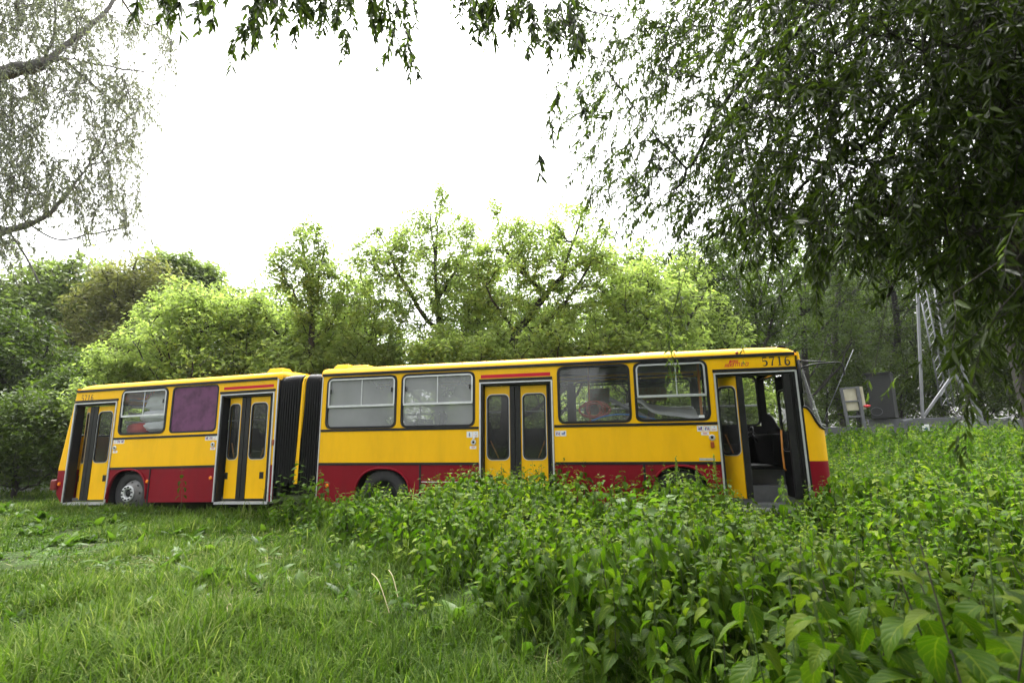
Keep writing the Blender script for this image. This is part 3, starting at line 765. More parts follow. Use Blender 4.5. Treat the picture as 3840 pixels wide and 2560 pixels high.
mb = MB(); mb.tube([(15.72+.12*math.sin(a)*.35, 1.8+.24*math.cos(a), 1.55+.22*math.sin(a)*.45) for a in np.linspace(0, 2*math.pi, 25)[:-1]], .014, 6, closed=True); mb.tube([(15.72, 1.8, 1.55), (15.85, 1.8, 1.35)], .03, 8); mb.build('steering_wheel', BLK, bus, smooth=True)
mb = MB(); mb.box(14.80, 14.84, 1.15, 2.42, .93, 2.05); mb.box(14.80, 14.84, 1.10, 1.15, .93, 2.9); mb.build('cab_partition', DARK, bus)
mb = MB()
for p in ((12.62, .75), (14.66, .32), (9.0, .8), (14.72, .95), (10.5, .7)): mb.tube([(p[0], p[1], .93), (p[0], p[1], 2.95)], .017, 8)
mb.build('grab_pole', ORAN, bus, smooth=True)
mb = MB()
for y in (.62, 1.85): mb.tube([(7.3, y, 2.62), (14.6, y, 2.62)], .016, 8)
mb.build('hand_rail', DARK, bus, smooth=True)
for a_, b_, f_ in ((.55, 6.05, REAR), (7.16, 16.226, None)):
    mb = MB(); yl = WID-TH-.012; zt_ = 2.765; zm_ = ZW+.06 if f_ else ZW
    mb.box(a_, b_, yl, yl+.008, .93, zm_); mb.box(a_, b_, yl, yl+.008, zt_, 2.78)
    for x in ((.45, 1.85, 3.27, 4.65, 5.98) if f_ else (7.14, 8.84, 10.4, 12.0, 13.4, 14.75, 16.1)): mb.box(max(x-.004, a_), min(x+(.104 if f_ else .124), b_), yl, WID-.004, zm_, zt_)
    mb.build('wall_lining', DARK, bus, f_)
mb = MB(); mb.box(16.20, 16.23, .05, WID-.05, .4, 1.56); mb.box(16.16, 16.2, .05, WID-.05, 2.68, 2.84); mb.build('dash_lining', DARK, bus)
mb = MB(); mb.box(7.15, 15.9, .2, WID-.2, 2.90, 2.915); mb.build('ceiling_lining', GREYI, bus)
mb = MB(); mb.box(.75, 6.08, .2, WID-.2, 2.90, 2.915); mb.build('ceiling_lining', GREYI, bus, REAR)
mb = MB(); mb.box(13.58, 14.25, 2.39, 2.42, 2.58, 2.76); mb.build('window_blind', GREYI, bus)
mb = MB(); mb.box(13.6, 14.2, 2.40, 2.43, 2.28, 2.62); mb.box(12.95-.5, 12.95, 2.40, 2.42, 2.25, 2.6); mb.box(12.35, 12.9, 2.40, 2.42, 2.0, 2.24)
mb.build('notice', mat('yellowed_paper', (.42, .36, .22), .8, dirt=(.45, .12, .08), dirt_amt=.8, scale=14), bus)
mb = MB(); mb.box(7.55, 8.0, 1.2, 1.25, 1.5, 2.62); mb.build('partition_panel', DARK, bus)

# --- lamps, hatches, plates, markings ------------------------------------------------------------
def disc(name, x, z, r, m, xf, parent=bus, d=.025, y=-.001):
    mb = MB(); mb.lathe((x, y, z), [(r, .01), (r, -d*.6), (r*.8, -d), (0, -d)], 20); return mb.build(name, m, parent, xf, smooth=False)
disc('marker_light', 2.888, .72, .037, AMB, REAR); disc('marker_light', 4.556, .77, .037, AMB, REAR); disc('marker_light', 7.37, .592, .037, AMB, None)
mb = MB(); mb.box(.345, .40, -.035, .02, .655, .735); mb.build('marker_light', AMB, bus, REAR, bevel=.015)
mb = MB(); mb.box(.17, .33, -.07, .25, .56, .80); mb.build('tail_lamp', TAIL, bus, REAR, bevel=.03)
mb = MB(); mb.box(6.038, 6.078, -.03, .01, 1.41, 1.53); mb.build('marker_light', AMBD, bus, REAR, bevel=.01)
mb = MB(); mb.box(14.715, 14.775, -.035, .01, 1.265, 1.37); mb.build('marker_light', AMBD, bus, bevel=.012)
for x, z, f in ((1.857, 1.475, REAR), (4.535, 1.475, REAR), (10.455, 1.412, None), (14.75, 1.44, None)):
    mb = MB(); mb.lathe((x, -.001, z), [(.052, .01), (.052, -.012), (.045, -.018), (.026, -.018), (.022, -.004)], 24); o = mb.build('air_valve', ALU, bus, f, smooth=False)
    mb = MB(); mb.lathe((x, -.003, z), [(.024, 0), (.0, 0)], 16); mb.build('valve_core', BLK, o, f)
mb = MB(); mb.poly([(10.44, 1.44), (10.5, 1.50), (10.50, 1.54), (10.46, 1.54)], -.03, -.018); mb.build('valve_flap', WHT, bus)
mb = MB(); mb.box(14.515, 14.77, -.006, .004, 1.055, 1.095); mb.build('maker_plate', ALU, bus)
# roof fittings
def hatch(name, x0, x1, y0, y1, z0, h, xf):
    mb = MB(); k = .05
    mb.add([(x0, y0, z0), (x1, y0, z0), (x1, y1, z0), (x0, y1, z0), (x0, y0, z0+.02), (x1, y0, z0+.02), (x1, y1, z0+.02), (x0, y1, z0+.02), (x0+k, y0+k, z0+h), (x1-k, y0+k, z0+h), (x1-k, y1-k, z0+h), (x0+k, y1-k, z0+h)],
      [(0, 1, 5, 4), (1, 2, 6, 5), (2, 3, 7, 6), (3, 0, 4, 7), (4, 5, 9, 8), (5, 6, 10, 9), (6, 7, 11, 10), (7, 4, 8, 11), (8, 9, 10, 11)])
    return mb.build(name, YEL, bus, xf, bevel=.012)
hatch('roof_vent', 5.62, 6.04, .18, .55, 2.975, .12, REAR); hatch('roof_vent', 7.25, 7.62, .18, .75, 2.985, .10, None); hatch('roof_vent', 7.62, 8.05, .22, .7, 2.985, .075, None)
hatch('roof_hatch', 13.6, 14.35, .55, 1.2, 3.02, .055, None)
mb = MB(); mb.poly([(15.93, 2.955), (16.10, 2.935), (16.10, 2.985), (16.0, 3.015)], .12, .34); mb.build('roof_lamp', BLK, bus, bevel=.006)
disc('roof_marker', 15.28, 2.885, .025, AMBD, None)
# mirror arm and stays on the near front corner
mb = MB(); mb.tube(crom([(16.24, -.03, 2.55), (16.35, -.16, 2.60), (16.62, -.25, 2.61), (16.76, -.28, 2.60), (16.80, -.29, 2.54), (16.80, -.29, 2.40)], 5), .013, 8)
mb.tube([(16.235, -.02, 2.70), (16.5, -.2, 2.65), (16.63, -.25, 2.61)], .009, 6); mb.tube([(16.235, -.03, 2.15), (16.235, -.035, 2.72)], .018, 8); mb.build('mirror_arm', BLK, bus, smooth=True)
# fleet number
def stroke_num(mb, x, z, w, h, txt, y, weight=1.):
    G = {'5': [([(.10, .95), (.30, .965), (.54, .94)], [.13, .13, .12]), ([(.13, .97), (.11, .52)], [.05, .05]), (crom([(.10, .50), (.28, .60), (.46, .54), (.535, .34), (.47, .12), (.26, .03), (.09, .09)], 5), None)],
         '7': [([(.05, .95), (.3, .95), (.56, .95)], [.13, .12, .12]), ([(.06, 1.0), (.06, .78)], [.045, .03]), (crom([(.535, .94), (.40, .62), (.31, .30), (.27, .0)], 5), 'grow')],
         '1': [([(.31, .0), (.31, 1.0)], [.14, .14]), ([(.30, .97), (.13, .86)], [.06, .05]), ([(.12, .025), (.50, .025)], [.05, .05])],
         '6': [(crom([(.50, .90), (.34, .965), (.18, .82), (.105, .5), (.11, .24), (.20, .06), (.33, .02), (.47, .10), (.54, .29), (.47, .50), (.32, .56), (.17, .45)], 5), None)]}
    yy = y
    for i, ch in enumerate(txt):
        ox = x+w*i
        for pts, ws in G[ch]:
            pts = [(ox+p[0]*w*1.28, z+p[1]*h) for p in pts]; n = len(pts)
            if ws is None: ws = [(.05+.095*math.sin(math.pi*min(1, max(0, k/(n-1))))**1.2)*weight for k in range(n)]
            elif ws == 'grow': ws = [(.05+.09*k/(n-1))*weight for k in range(n)]
            else: ws = [q*weight for q in ws]
            mb.strip(pts, [q*h*.82 for q in ws], yy); yy -= .0003
    return mb
stroke_num(MB(), 15.665, 2.637, .118, .152, '5716', -.0015, 1.45).build('fleet_number', INK, bus)
stroke_num(MB(), .668, 2.592, .098, .145, '5716', -.0015, 1.3).build('fleet_number', INKF, bus, REAR)
# operator's mark: slanted red block with stripes, and the lettering beside it
mb = MB(); sl = .35
def para(x0, x1, z0, z1, y, m=0):
    k = lambda z: (z-2.645)*sl
    mb.add([(x0+k(z0), y, z0), (x1+k(z0), y, z0), (x1+k(z1), y, z1), (x0+k(z1), y, z1)], [(0, 1, 2, 3)], m)
para(15.108, 15.20, 2.645, 2.765, -.0015)
for i in range(3): para(15.055+.018*i, 15.067+.018*i, 2.645, 2.70, -.0015)
for i in range(3): para(15.205+.018*i, 15.217+.018*i, 2.705, 2.765, -.0015)
gl = lambda pts: [(15.118+p[0]*.075+(p[1]*.055)*sl, 2.652+p[1]*.055) for p in pts]
mb.strip(gl(crom([(.85, .8), (.5, 1), (.15, .75), (.12, .3), (.45, .02), (.85, .2), (.85, .48), (.55, .48)], 4)), .009, -.002, 1)
gl2 = lambda pts: [(15.135+p[0]*.06+(p[1]*.045+.06)*sl, 2.713+p[1]*.045) for p in pts]
mb.strip(gl2(crom([(.8, .9), (.3, .95), (.3, .6), (.8, .45), (.75, .05), (.15, .1)], 4)), .006, -.0023, 1)
mb.build('operator_mark', [LOGO, YEL], bus)
mb = MB(); yy = [-.0015]
def let(pts, w=.011, ox=0):
    mb.strip([(15.235+ox+p[0]+p[1]*.25, 2.653+p[1]) for p in pts], w, yy[0]); yy[0] -= .0003
let([(0, 0), (0, .058)]); let(crom([(0, .05), (.02, .06), (.032, .05), (.032, 0)], 4)); let(crom([(.034, .05), (.052, .06), (.064, .05), (.064, 0)], 4))
let([(.088, .055), (.135, .055)]); let([(.133, .055), (.09, .005)]); let([(.088, .004), (.135, .004)])
let(crom([(.198, .045), (.178, .058), (.158, .04), (.158, .014), (.178, 0), (.198, .014)], 4)); let([(.202, .058), (.202, 0)])
mb.build('operator_lettering', LOGO, bus)
# pictogram plates
def sticker(x, z, kinds, xf, w=.105, h=.10):
    mb = MB()
    for i, k in enumerate(kinds):
        x0 = x+i*w; mb.box(x0+.002, x0+w-.003, -.0025, 0.001, z, z+h, 0); cx, cz = x0+w/2, z+h/2; y = -.0035
        if k == 'person':
            mb.strip([(cx, cz+.035), (cx, cz+.018)], .016, y, 1); mb.strip([(cx, cz+.012), (cx, cz-.012)], .026, y, 1); mb.strip([(cx-.008, cz-.012), (cx-.008, cz-.042)], .009, y, 1); mb.strip([(cx+.008, cz-.012), (cx+.008, cz-.042)], .009, y, 1)
        elif k in ('pram', 'nopram'):
            mb.strip([(cx-.035, cz-.005), (cx+.025, cz-.005)], .022, y, 1); mb.strip([(cx+.004, cz+.018), (cx+.03, cz+.018)], .024, y-.0002, 1); mb.strip([(cx-.03, cz-.025), (cx+.025, cz-.025)], .006, y, 1)
        elif k == 'nofood':
            mb.strip([(cx-.028, cz-.03), (cx-.028, cz+.012)], .016, y, 1); mb.strip([(cx, cz-.032), (cx, cz+.03)], .010, y, 1); mb.strip([(cx+.026, cz-.028), (cx+.026, cz+.024)], .015, y, 1)
        elif k == 'text':
            mb.strip([(cx-.004, cz+.02), (cx+.016, cz+.024)], .009, y, 1)
            for q in range(3): mb.strip([(cx-.038, cz-.012-.012*q), (cx+.038-.01*q, cz-.012-.012*q)], .0035, y, 2)
        elif k == 'line':
            mb.strip([(cx-.035, cz+.01), (cx+.035, cz+.01)], .01, y, 2); mb.strip([(cx-.03, cz-.008), (cx+.03, cz-.008)], .004, y, 2)
        if k in ('nopram', 'nofood'): mb.strip([(cx-.042, cz+.042), (cx+.042, cz-.042)], .007, y-.001, 2)
    return mb.build('pictogram_plate', [WHT, INKB, INKR], bus, xf)
sticker(1.80, 1.565, ['text', 'nofood', 'nopram'], REAR); sticker(4.32, 1.565, ['nopram', 'nofood', 'text'], REAR)
sticker(10.315, 1.50, ['person', 'text'], None, .12, .115); sticker(12.03, 1.50, ['nofood', 'pram'], None); sticker(14.515, 1.545, ['nopram', 'nofood', 'text'], None, .112)
for x, z, f in ((1.815, 1.36, REAR), (4.475, 1.36, REAR), (10.38, 1.285, None), (14.575, 1.48, None)): sticker(x, z, ['line'], f, .135, .055)
sticker(14.56, 1.78, [''], None, .10, .045)

# ------------------------------------------------------------------ things lying inside the bus
def REARP(p): return REAR(np.array([p], float))[0]
CLOTH = mat('white_banner_cloth', (.62, .63, .66), .7, dirt=(.35, .35, .37), dirt_amt=.5, scale=5)
REDC = mat('red_banner_cloth', (.42, .06, .05), .7)
SHEET = mat('grey_plastic_sheet', (.75, .76, .77), .35)
def crumple(name, c, r, seed, mats, xf, label, cat, amp=.16, letters=False, group=None):
    rg = np.random.default_rng(seed); nu, nv = 40, 24; vs = []
    ks = [(rg.normal(size=3)*6, rg.uniform(0, 6)) for _ in range(9)]
    for i in range(nv+1):
        th = math.pi*i/nv
        for j in range(nu):
            ph = 2*math.pi*j/nu; d = np.array((math.sin(th)*math.cos(ph), math.sin(th)*math.sin(ph), math.cos(th)))
            s = 1+amp*sum(abs(math.sin(k@d+o))-.5 for k, o in ks)/3
            e = np.sign(d)*np.abs(d)**.75
            vs.append(np.array(c)+e*np.array(r)*s)
    mb = MB(); mb.add(vs, [(i*nu+j, i*nu+(j+1) % nu, (i+1)*nu+(j+1) % nu, (i+1)*nu+j) for i in range(nv) for j in range(nu)])
    if letters:
        for k in range(3):
            x = c[0]-.25+.09*k; mb.strip([(x, c[2]+.10+.05*k), (x+.05, c[2]+.19+.05*k)], .03, c[1]-r[1]*1.12, 1); mb.strip([(x, c[2]+.15+.05*k), (x+.06, c[2]+.13+.05*k)], .02, c[1]-r[1]*1.12-.001, 1)
    o = mb.build(name, mats, None, xf, smooth=True); return tag(o, label, cat, group)
crumple('banner', (2.60, .46, 2.50), (.34, .22, .22), 3, [CLOTH, REDC], REAR, 'white banner with red lettering, topmost bundle behind the rear side window', 'banner', letters=True)
crumple('banner', (2.58, .46, 2.18), (.45, .24, .14), 5, [CLOTH, REDC], REAR, 'plain white folded banner, middle bundle behind the rear side window', 'banner')
crumple('banner', (2.66, .46, 1.95), (.42, .24, .13), 8, [CLOTH, REDC], REAR, 'white banner bundle beside the red one at the window bottom', 'banner')
crumple('banner', (2.10, .40, 1.90), (.32, .20, .14), 9, [REDC, CLOTH], REAR, 'red banner roll with white marks low in the rear side window', 'banner', .08)
mb = MB(); mb.tube([(2.4, .5, 2.68), (2.62, .45, 2.74), (2.85, .5, 2.64)], [.05, .09, .06], 10); tag(mb.build('rolled_mat', mat('cream_foam', (.5, .44, .34), .8), None, REAR, smooth=True), 'cream foam roll on top of the white banners', 'roll')
for i, (x0, z, z1) in enumerate(((1.58, 2.44, 2.38), (1.52, 2.28, 2.22), (1.46, 2.08, 2.04), (1.50, 2.62, 2.52), (1.5, 1.99, 1.94))):
    mb = MB(); mb.tube([(x0+.1, .45, z), (x0+1.0, .5, z1)], .028, 10)
    tag(mb.build('tent_pole', CLOTH, None, REAR, smooth=True), ['white tent pole crossing the middle of the rear side window', 'white tent pole just above the slide rail of the rear side window', 'white tent pole just below the slide rail of the rear side window', 'white tent pole highest in the rear side window', 'lowest white tent pole, above the red banner roll'][i], 'pole', 'poles stacked in the rear of the bus')
HOSE = mat('red_hose', (.42, .06, .02), .45)
hb = MB(); pts = []
for k in range(140):
    a = k/140*2*math.pi*7; rr = .19+.03*math.sin(a*.37); pts.append((12.72+(rr+.09*math.sin(a*.13))*math.cos(a)*1.15, .62+.05*math.sin(a*.41), 2.0+(rr*.72+.02*math.sin(a*.7))*math.sin(a)-.0))
hb.tube(pts, .011, 6); tag(hb.build('coiled_hose', HOSE, None, smooth=True), 'coiled red hose hanging on the orange pole inside the bus', 'hose')
mb = MB(); mb.tube(crom([(12.55, .4, 1.72), (12.9, .42, 1.86), (13.3, .45, 1.89), (13.8, .5, 1.80), (14.2, .5, 1.66)], 6), .014, 8)
tag(mb.build('water_pipe', mat('blue_plastic_pipe', (.03, .20, .55), .4), None, smooth=True), 'thin blue plastic pipe arching behind the bus windows', 'pipe')
mb = MB(); mb.tube([(13.02, .55, 2.20), (14.05, .5, 1.62)], .04, 12); tag(mb.build('drain_pipe', mat('grey_plastic_pipe', (.20, .20, .21), .5), None, smooth=True), 'thick grey drain pipe leaning across two bus windows', 'pipe')
vs = []; nx = 26; nyv = 8
for i in range(nx+1):
    u = i/nx; x = 13.05+1.6*u
    for j in range(nyv+1):
        w = j/nyv; y = .7+.9*w
        ridge = .20*math.exp(-((u-.32)/.10)**2)
        z = 2.16-.13*u+ridge*(1-abs(w-.3))*1.0-.22*(1-w)**2*(.3+u)+.015*math.sin(9*u+5*w)+.02*math.sin(14*w)
        vs.append((x, y, z))
q = [(i*(nyv+1)+j, i*(nyv+1)+j+1, (i+1)*(nyv+1)+j+1, (i+1)*(nyv+1)+j) for i in range(nx) for j in range(nyv)]
o = npmesh('plastic_sheet', vs, q, SHEET, smooth=True); sm = o.modifiers.new('thick', 'SOLIDIFY'); sm.thickness = .012
tag(o, 'pale plastic sheet draped over the seats behind the slider window', 'sheet')
mb = MB(); mb.box(12.35, 14.6, 1.0, 1.5, .95, 1.66); mb.box(12.9, 14.5, .85, 1.0, .95, 1.72)
tag(mb.build('crate_stack', DARK, None, bevel=.02), 'dark covered crates under the plastic sheet in the bus', 'crates')

# ------------------------------------------------------------------ plants: shared builders
def leaves6(p, d, nrm, L, Wd, fold=.18, droop=.0):
    """N leaves of two folded halves (6 verts, 2 quads)"""
    p = np.asarray(p); N = len(p); s = np.cross(d, nrm); s /= np.linalg.norm(s, axis=1, keepdims=True)+1e-9
    nrm = np.cross(s, d); L = np.broadcast_to(L, N)[:, None]; Wd = np.broadcast_to(Wd, N)[:, None]
    a1 = p+d*L*.28+s*Wd*.5+nrm*Wd*fold; b1 = p+d*L*.28-s*Wd*.5+nrm*Wd*fold
    a2 = p+d*L*.64+s*Wd*.40+nrm*(Wd*fold-L*droop*.4); b2 = p+d*L*.64-s*Wd*.40+nrm*(Wd*fold-L*droop*.4)
    tip = p+d*L-nrm*L*droop
    v = np.stack([p, a1, a2, tip, b2, b1], 1).reshape(-1, 3)
    b = np.arange(N)[:, None]*6
    q = np.stack([b+np.array([0, 1, 2, 3]), b+np.array([0, 3, 4, 5])], 1).reshape(-1, 4)
    return v, q
def leaves4(p, d, nrm, L, Wd, fold=.2):
    p = np.asarray(p); N = len(p); s = np.cross(d, nrm); s /= np.linalg.norm(s, axis=1, keepdims=True)+1e-9
    nrm = np.cross(s, d); L = np.broadcast_to(L, N)[:, None]; Wd = np.broadcast_to(Wd, N)[:, None]
    v = np.stack([p, p+d*L*.45+s*Wd*.5+nrm*Wd*fold, p+d*L, p+d*L*.45-s*Wd*.5+nrm*Wd*fold], 1).reshape(-1, 3)
    q = np.arange(N)[:, None]*4+np.arange(4)
    return v, q
def unit(a): return a/(np.linalg.norm(a, axis=-1, keepdims=True)+1e-9)

def grow(seed_nodes, pts, alpha=.35, up=.0, chains=()):
    """join points one by one to the nearest node of the tree, longer paths costing more"""
    pos = [np.array(p, float) for p in seed_nodes]; par = [i-1 for i in range(len(pos))]
    pl = [0.]
    for i in range(1, len(pos)): pl.append(pl[-1]+np.linalg.norm(pos[i]-pos[i-1])*.35)
    for c in chains:
        c = [np.array(p, float) for p in c]; i = int(np.argmin(np.linalg.norm(np.array(pos)-c[0], axis=1)))
        for p in c:
            if np.linalg.norm(p-pos[i]) < 1e-6: continue
            pl.append(pl[i]+np.linalg.norm(p-pos[i])*.35); par.append(i); pos.append(p); i = len(pos)-1
    P = np.array(pos); PL = np.array(pl); pts = np.asarray(pts, float)
    order = np.argsort(np.min(np.linalg.norm(pts[:, None]-P[None], axis=2), axis=1))
    P = np.concatenate([P, np.zeros((len(pts), 3))]); PL = np.concatenate([PL, np.zeros(len(pts))]); n = len(pos)
    for k in order:
        d = np.linalg.norm(P[:n]-pts[k], axis=1)
        pen = np.clip(P[:n, 2]-pts[k][2], 0, None)*up
        c = d+alpha*PL[:n]+pen; i = int(np.argmin(c))
        P[n] = pts[k]; PL[n] = PL[i]+d[i]; par.append(i); n += 1
    return P, np.array(par)
def descend(par):
    n = len(par); cnt = np.ones(n)
    for i in range(n-1, 0, -1): cnt[par[i]] += cnt[i]
    return cnt
def relax(P, par, keep, it=2, w=.5):
    n = len(P)
    for _ in range(it):
        acc = np.zeros_like(P); num = np.zeros(n)
        np.add.at(acc, par[1:], P[1:]); np.add.at(num, par[1:], 1)
        Q = P.copy()
        for i in range(keep, n):
            if num[i] > 0: Q[i] = (1-w)*P[i]+w*.5*(P[par[i]]+acc[i]/num[i])
        P = Q
    return P
def tubes(P, par, rad, nside=5, minr=0., jitter=None):
    """tapered tube per edge, as arrays"""
    idx = np.array([i for i in range(1, len(par)) if rad[i] >= minr]); a = P[par[idx]]; b = P[idx]
    ra = np.minimum(rad[par[idx]], rad[idx]*1.35)[:, None, None]; rb = rad[idx][:, None, None]
    ax = unit(b-a); ref = np.where(np.abs(ax[:, 2:3]) < .9, np.array([[0, 0, 1.]]), np.array([[1., 0, 0]]))
    u = unit(np.cross(ax, ref)); t = np.cross(ax, u)
    th = np.arange(nside)/nside*2*math.pi; ring = np.cos(th)[None, :, None]*u[:, None]+np.sin(th)[None, :, None]*t[:, None]
    b2 = b+ax*(rad[idx][:, None]*.4)
    v = np.concatenate([a[:, None]+ring*ra, b2[:, None]+ring*rb], 1).reshape(-1, 3)
    k = np.arange(nside); f = np.stack([k, (k+1) % nside, nside+(k+1) % nside, nside+k], 1)
    q = (np.arange(len(idx))[:, None, None]*2*nside+f[None]).reshape(-1, 4)
    return v, q

def lobe_pts(lobes, n, D, rg, shell=.42):
    """points in ellipsoids given as overview pixels (px, py, rx, ry, weight) at range D"""
    w = np.array([l[2]*l[3]*(l[4] if len(l) > 4 else 1) for l in lobes], float); w /= w.sum(); out = []
    for l, k in zip(lobes, rg.multinomial(n, w)):
        dd = D+(l[5] if len(l) > 5 else 0.)
        c = atD(l[0], l[1], dd); sc = PX/1910.04*np.linalg.norm(c-CAM)
        g = unit(rg.normal(size=(k, 3)))*(rg.uniform(0, 1, (k, 1))**shell)
        rt = unit(np.array([RI[0], RI[1], 0])); dp = np.array([-rt[1], rt[0], 0]); rx, ry = l[2]*sc, l[3]*sc
        out.append(c+g[:, :1]*rx*rt+g[:, 1:2]*min(rx*.9, 2.4)*dp+g[:, 2:]*ry*np.array([0, 0, 1]))
    return np.concatenate(out)
def tree(name, label, cat, group, D, base_px, lobes, n_nodes, n_leaves, leaf, m, bark, r0, seed, trunk=None, spread=.18, aspect=.45, dz=-.35, per=7, twigs=True, minr=.0, nlimb=9):
    rg = np.random.default_rng(seed)
    bx = atD(base_px, 900, D); base = np.array([bx[0], bx[1], float(ground_h(bx[0], bx[1]))-.05])
    pts = lobe_pts(lobes, n_nodes, D, rg); pts = pts[pts[:, 2] > base[2]+.25]
    ctr = pts.mean(0)
    if trunk is None:
        top = np.array([ctr[0], ctr[1], ctr[2]]); tr = [base+(top-base)*t+np.array([rg.normal()*.06, rg.normal()*.06, 0])*(0 < t < 1) for t in np.linspace(0, 1, 7)]
    else:
        tr = [base]+[atD(a, b, D) for a, b in trunk]
        tr = crom(tr, 4)
    trA = np.array(tr); H_ = ctr[2]-base[2]; ch = []
    rr_ = np.linalg.norm((pts-ctr)*np.array([1, 1, .8]), axis=1); cand = np.argsort(-rr_)[:max(20, len(pts)//3)]; cand = cand[pts[cand][:, 2] > base[2]+.45*H_]
    if len(cand):
        for t_ in pts[cand[rg.integers(0, len(cand), nlimb)]]:
            hd = np.hypot(*(t_[:2]-trA[:, :2].T.reshape(2, -1)).reshape(2, -1)) if False else np.hypot(t_[0]-trA[:, 0], t_[1]-trA[:, 1])
            want = t_[2]-hd*rg.uniform(.9, 1.6); k_ = int(np.argmin(np.abs(trA[:, 2]-np.clip(want, base[2]+.25*H_, base[2]+.95*H_)))); a_ = trA[k_]
            ch.append([a_+(t_-a_)*u_+np.array([0, 0, -.10*np.linalg.norm(t_-a_)*math.sin(math.pi*u_)])+rg.normal(size=3)*.05 for u_ in np.linspace(0, 1, 7)])
    P, par = grow(tr, pts, .30, .25, ch); P = relax(P, par, len(tr)+6*len(ch), 2, .4)
    cnt = descend(par); rad = np.maximum(r0*1.25*(cnt/cnt[0])**.5, .008)
    root = empty(name, tuple(base), label, cat, group)
    v, q = tubes(P, par, rad, 6, minr); o = npmesh('trunk', v, q, bark, root, smooth=True)
    tips = np.where(cnt <= 7)[0]; tips = tips[tips >= len(tr)]
    per = 9; k = n_leaves//per; sel = tips[rg.integers(0, len(tips), k)]
    c = P[par[sel]]+(P[sel]-P[par[sel]])*rg.uniform(0, 1.15, (k, 1))+rg.normal(size=(k, 3))*spread*np.array([1, 1, .7])
    c = np.repeat(c, per, 0); N = len(c)
    # tufts: leaves spread out from a shoot and hang a little
    az = rg.uniform(0, 2*math.pi, N); rad_ = np.stack([np.cos(az), np.sin(az), np.zeros(N)], 1)
    p = c+rad_*leaf*rg.uniform(.1, .5, (N, 1))+rg.normal(size=(N, 3))*leaf*np.array([.45, .45, .6])
    d = unit(rad_+np.array([0, 0, dz-.15])+rg.normal(size=(N, 3))*.35); nr = unit(rg.normal(size=(N, 3))*.42+rad_*.35+np.array([0, 0, 1.]))
    Ls = leaf*rg.uniform(.65, 1.3, N)*np.repeat(rg.uniform(.8, 1.15, k), per); v, q = leaves4(p, d, nr, Ls, Ls*aspect)
    clv = np.repeat(rg.uniform(0, 1, k), per); var = np.clip(.12+.62*clv+rg.normal(size=N)*.15, 0, 1)
    npmesh('crown', v, q, m, root, var=var)
    return root

# ------------------------------------------------------------------ trees behind the bus (things, each with trunk and crown)
GB = 'trees behind the bus'
tree('box_elder', 'tall bright green tree with upright shoots, highest one behind the middle of the bus', 'tree', GB, 17.5, 1010, [(950, 680, 165, 170), (1000, 575, 120, 110), (880, 620, 90, 110), (860, 760, 110, 90), (1080, 690, 100, 140), (1008, 468, 26, 55, 1.2), (930, 520, 22, 40, .8), (855, 540, 22, 50, .8), (820, 590, 24, 60, .8), (1060, 530, 40, 40, .7), (970, 520, 40, 50, .7), (950, 800, 150, 70)], 1150, 30000, .135, L_ELDER, BARK, .13, 11, trunk=[(1010, 760), (1000, 640), (1005, 520)], spread=.12)
tree('box_elder', 'broad bright green tree whose dark trunk leans right above the bus roof', 'tree', GB, 16.2, 1150, [(1240, 640, 150, 140), (1310, 570, 110, 95), (1180, 575, 85, 80), (1140, 490, 14, 45, .9), (1300, 500, 30, 40, .7), (1200, 530, 30, 35, .7), (1250, 540, 40, 40, .7), (1390, 680, 110, 120), (1190, 750, 110, 80), (1330, 760, 130, 80), (1340, 490, 20, 35, .7), (1100, 640, 60, 90)], 1100, 30000, .135, L_MAPLE, BARK, .14, 12, trunk=[(1175, 805), (1215, 730), (1270, 660), (1340, 600)], spread=.12)
tree('box_elder', 'slender thin crowned young tree standing out against the white sky', 'tree', GB, 17.5, 712, [(700, 640, 78, 75, 1), (705, 560, 50, 55, 1), (645, 610, 38, 55, 1), (725, 710, 65, 70, 1), (738, 540, 14, 32, .9), (680, 545, 20, 32, .9), (755, 650, 40, 55)], 330, 8500, .14, L_ELDER, BARK, .075, 13, trunk=[(716, 780), (712, 680), (722, 560)], spread=.11)
tree('maple', 'rounded lime green maple behind the rear section of the bus', 'tree', GB, 19.5, 455, [(440, 790, 110, 80), (480, 720, 75, 55), (430, 700, 50, 40), (540, 760, 80, 70), (390, 770, 50, 60)], 480, 10500, .16, L_MAPLE, BARK, .10, 14, spread=.15)
tree('maple', 'green maple filling the gap between the slender tree and the lime one', 'tree', GB, 18.8, 610, [(600, 800, 90, 70), (590, 740, 60, 45), (660, 790, 80, 70), (560, 710, 40, 35), (740, 800, 90, 70)], 480, 10500, .16, L_ELDER, BARK, .09, 15, spread=.15)
tree('maple', 'small lime green maple sapling over the rear roof corner', 'tree', GB, 19.8, 285, [(285, 850, 52, 36), (270, 835, 40, 30), (315, 870, 40, 40)], 160, 6000, .13, L_MAPLE, BARK, .05, 16, spread=.13)
tree('maple', 'low bright maple bush above the bus windows near the leaning trunk', 'tree', GB, 15.8, 1080, [(1060, 800, 110, 55), (1000, 830, 90, 40), (1130, 820, 80, 45)], 260, 7500, .16, L_MAPLE, BARK, .06, 17, spread=.13)
tree('maple', 'low bright maple bush behind the bellows of the bus', 'tree', GB, 17.8, 830, [(820, 820, 100, 55), (760, 840, 80, 40), (900, 830, 80, 45)], 260, 7500, .16, L_MAPLE, BARK, .06, 18, spread=.13)
tree('maple', 'spreading lime green maple half behind the hanging willow shoots', 'tree', GB, 17.0, 1490, [(1470, 720, 120, 90), (1540, 760, 90, 80), (1450, 640, 70, 60), (1420, 790, 100, 50), (1560, 680, 60, 60)], 520, 11000, .16, L_MAPLE, BARK, .10, 19, spread=.15)
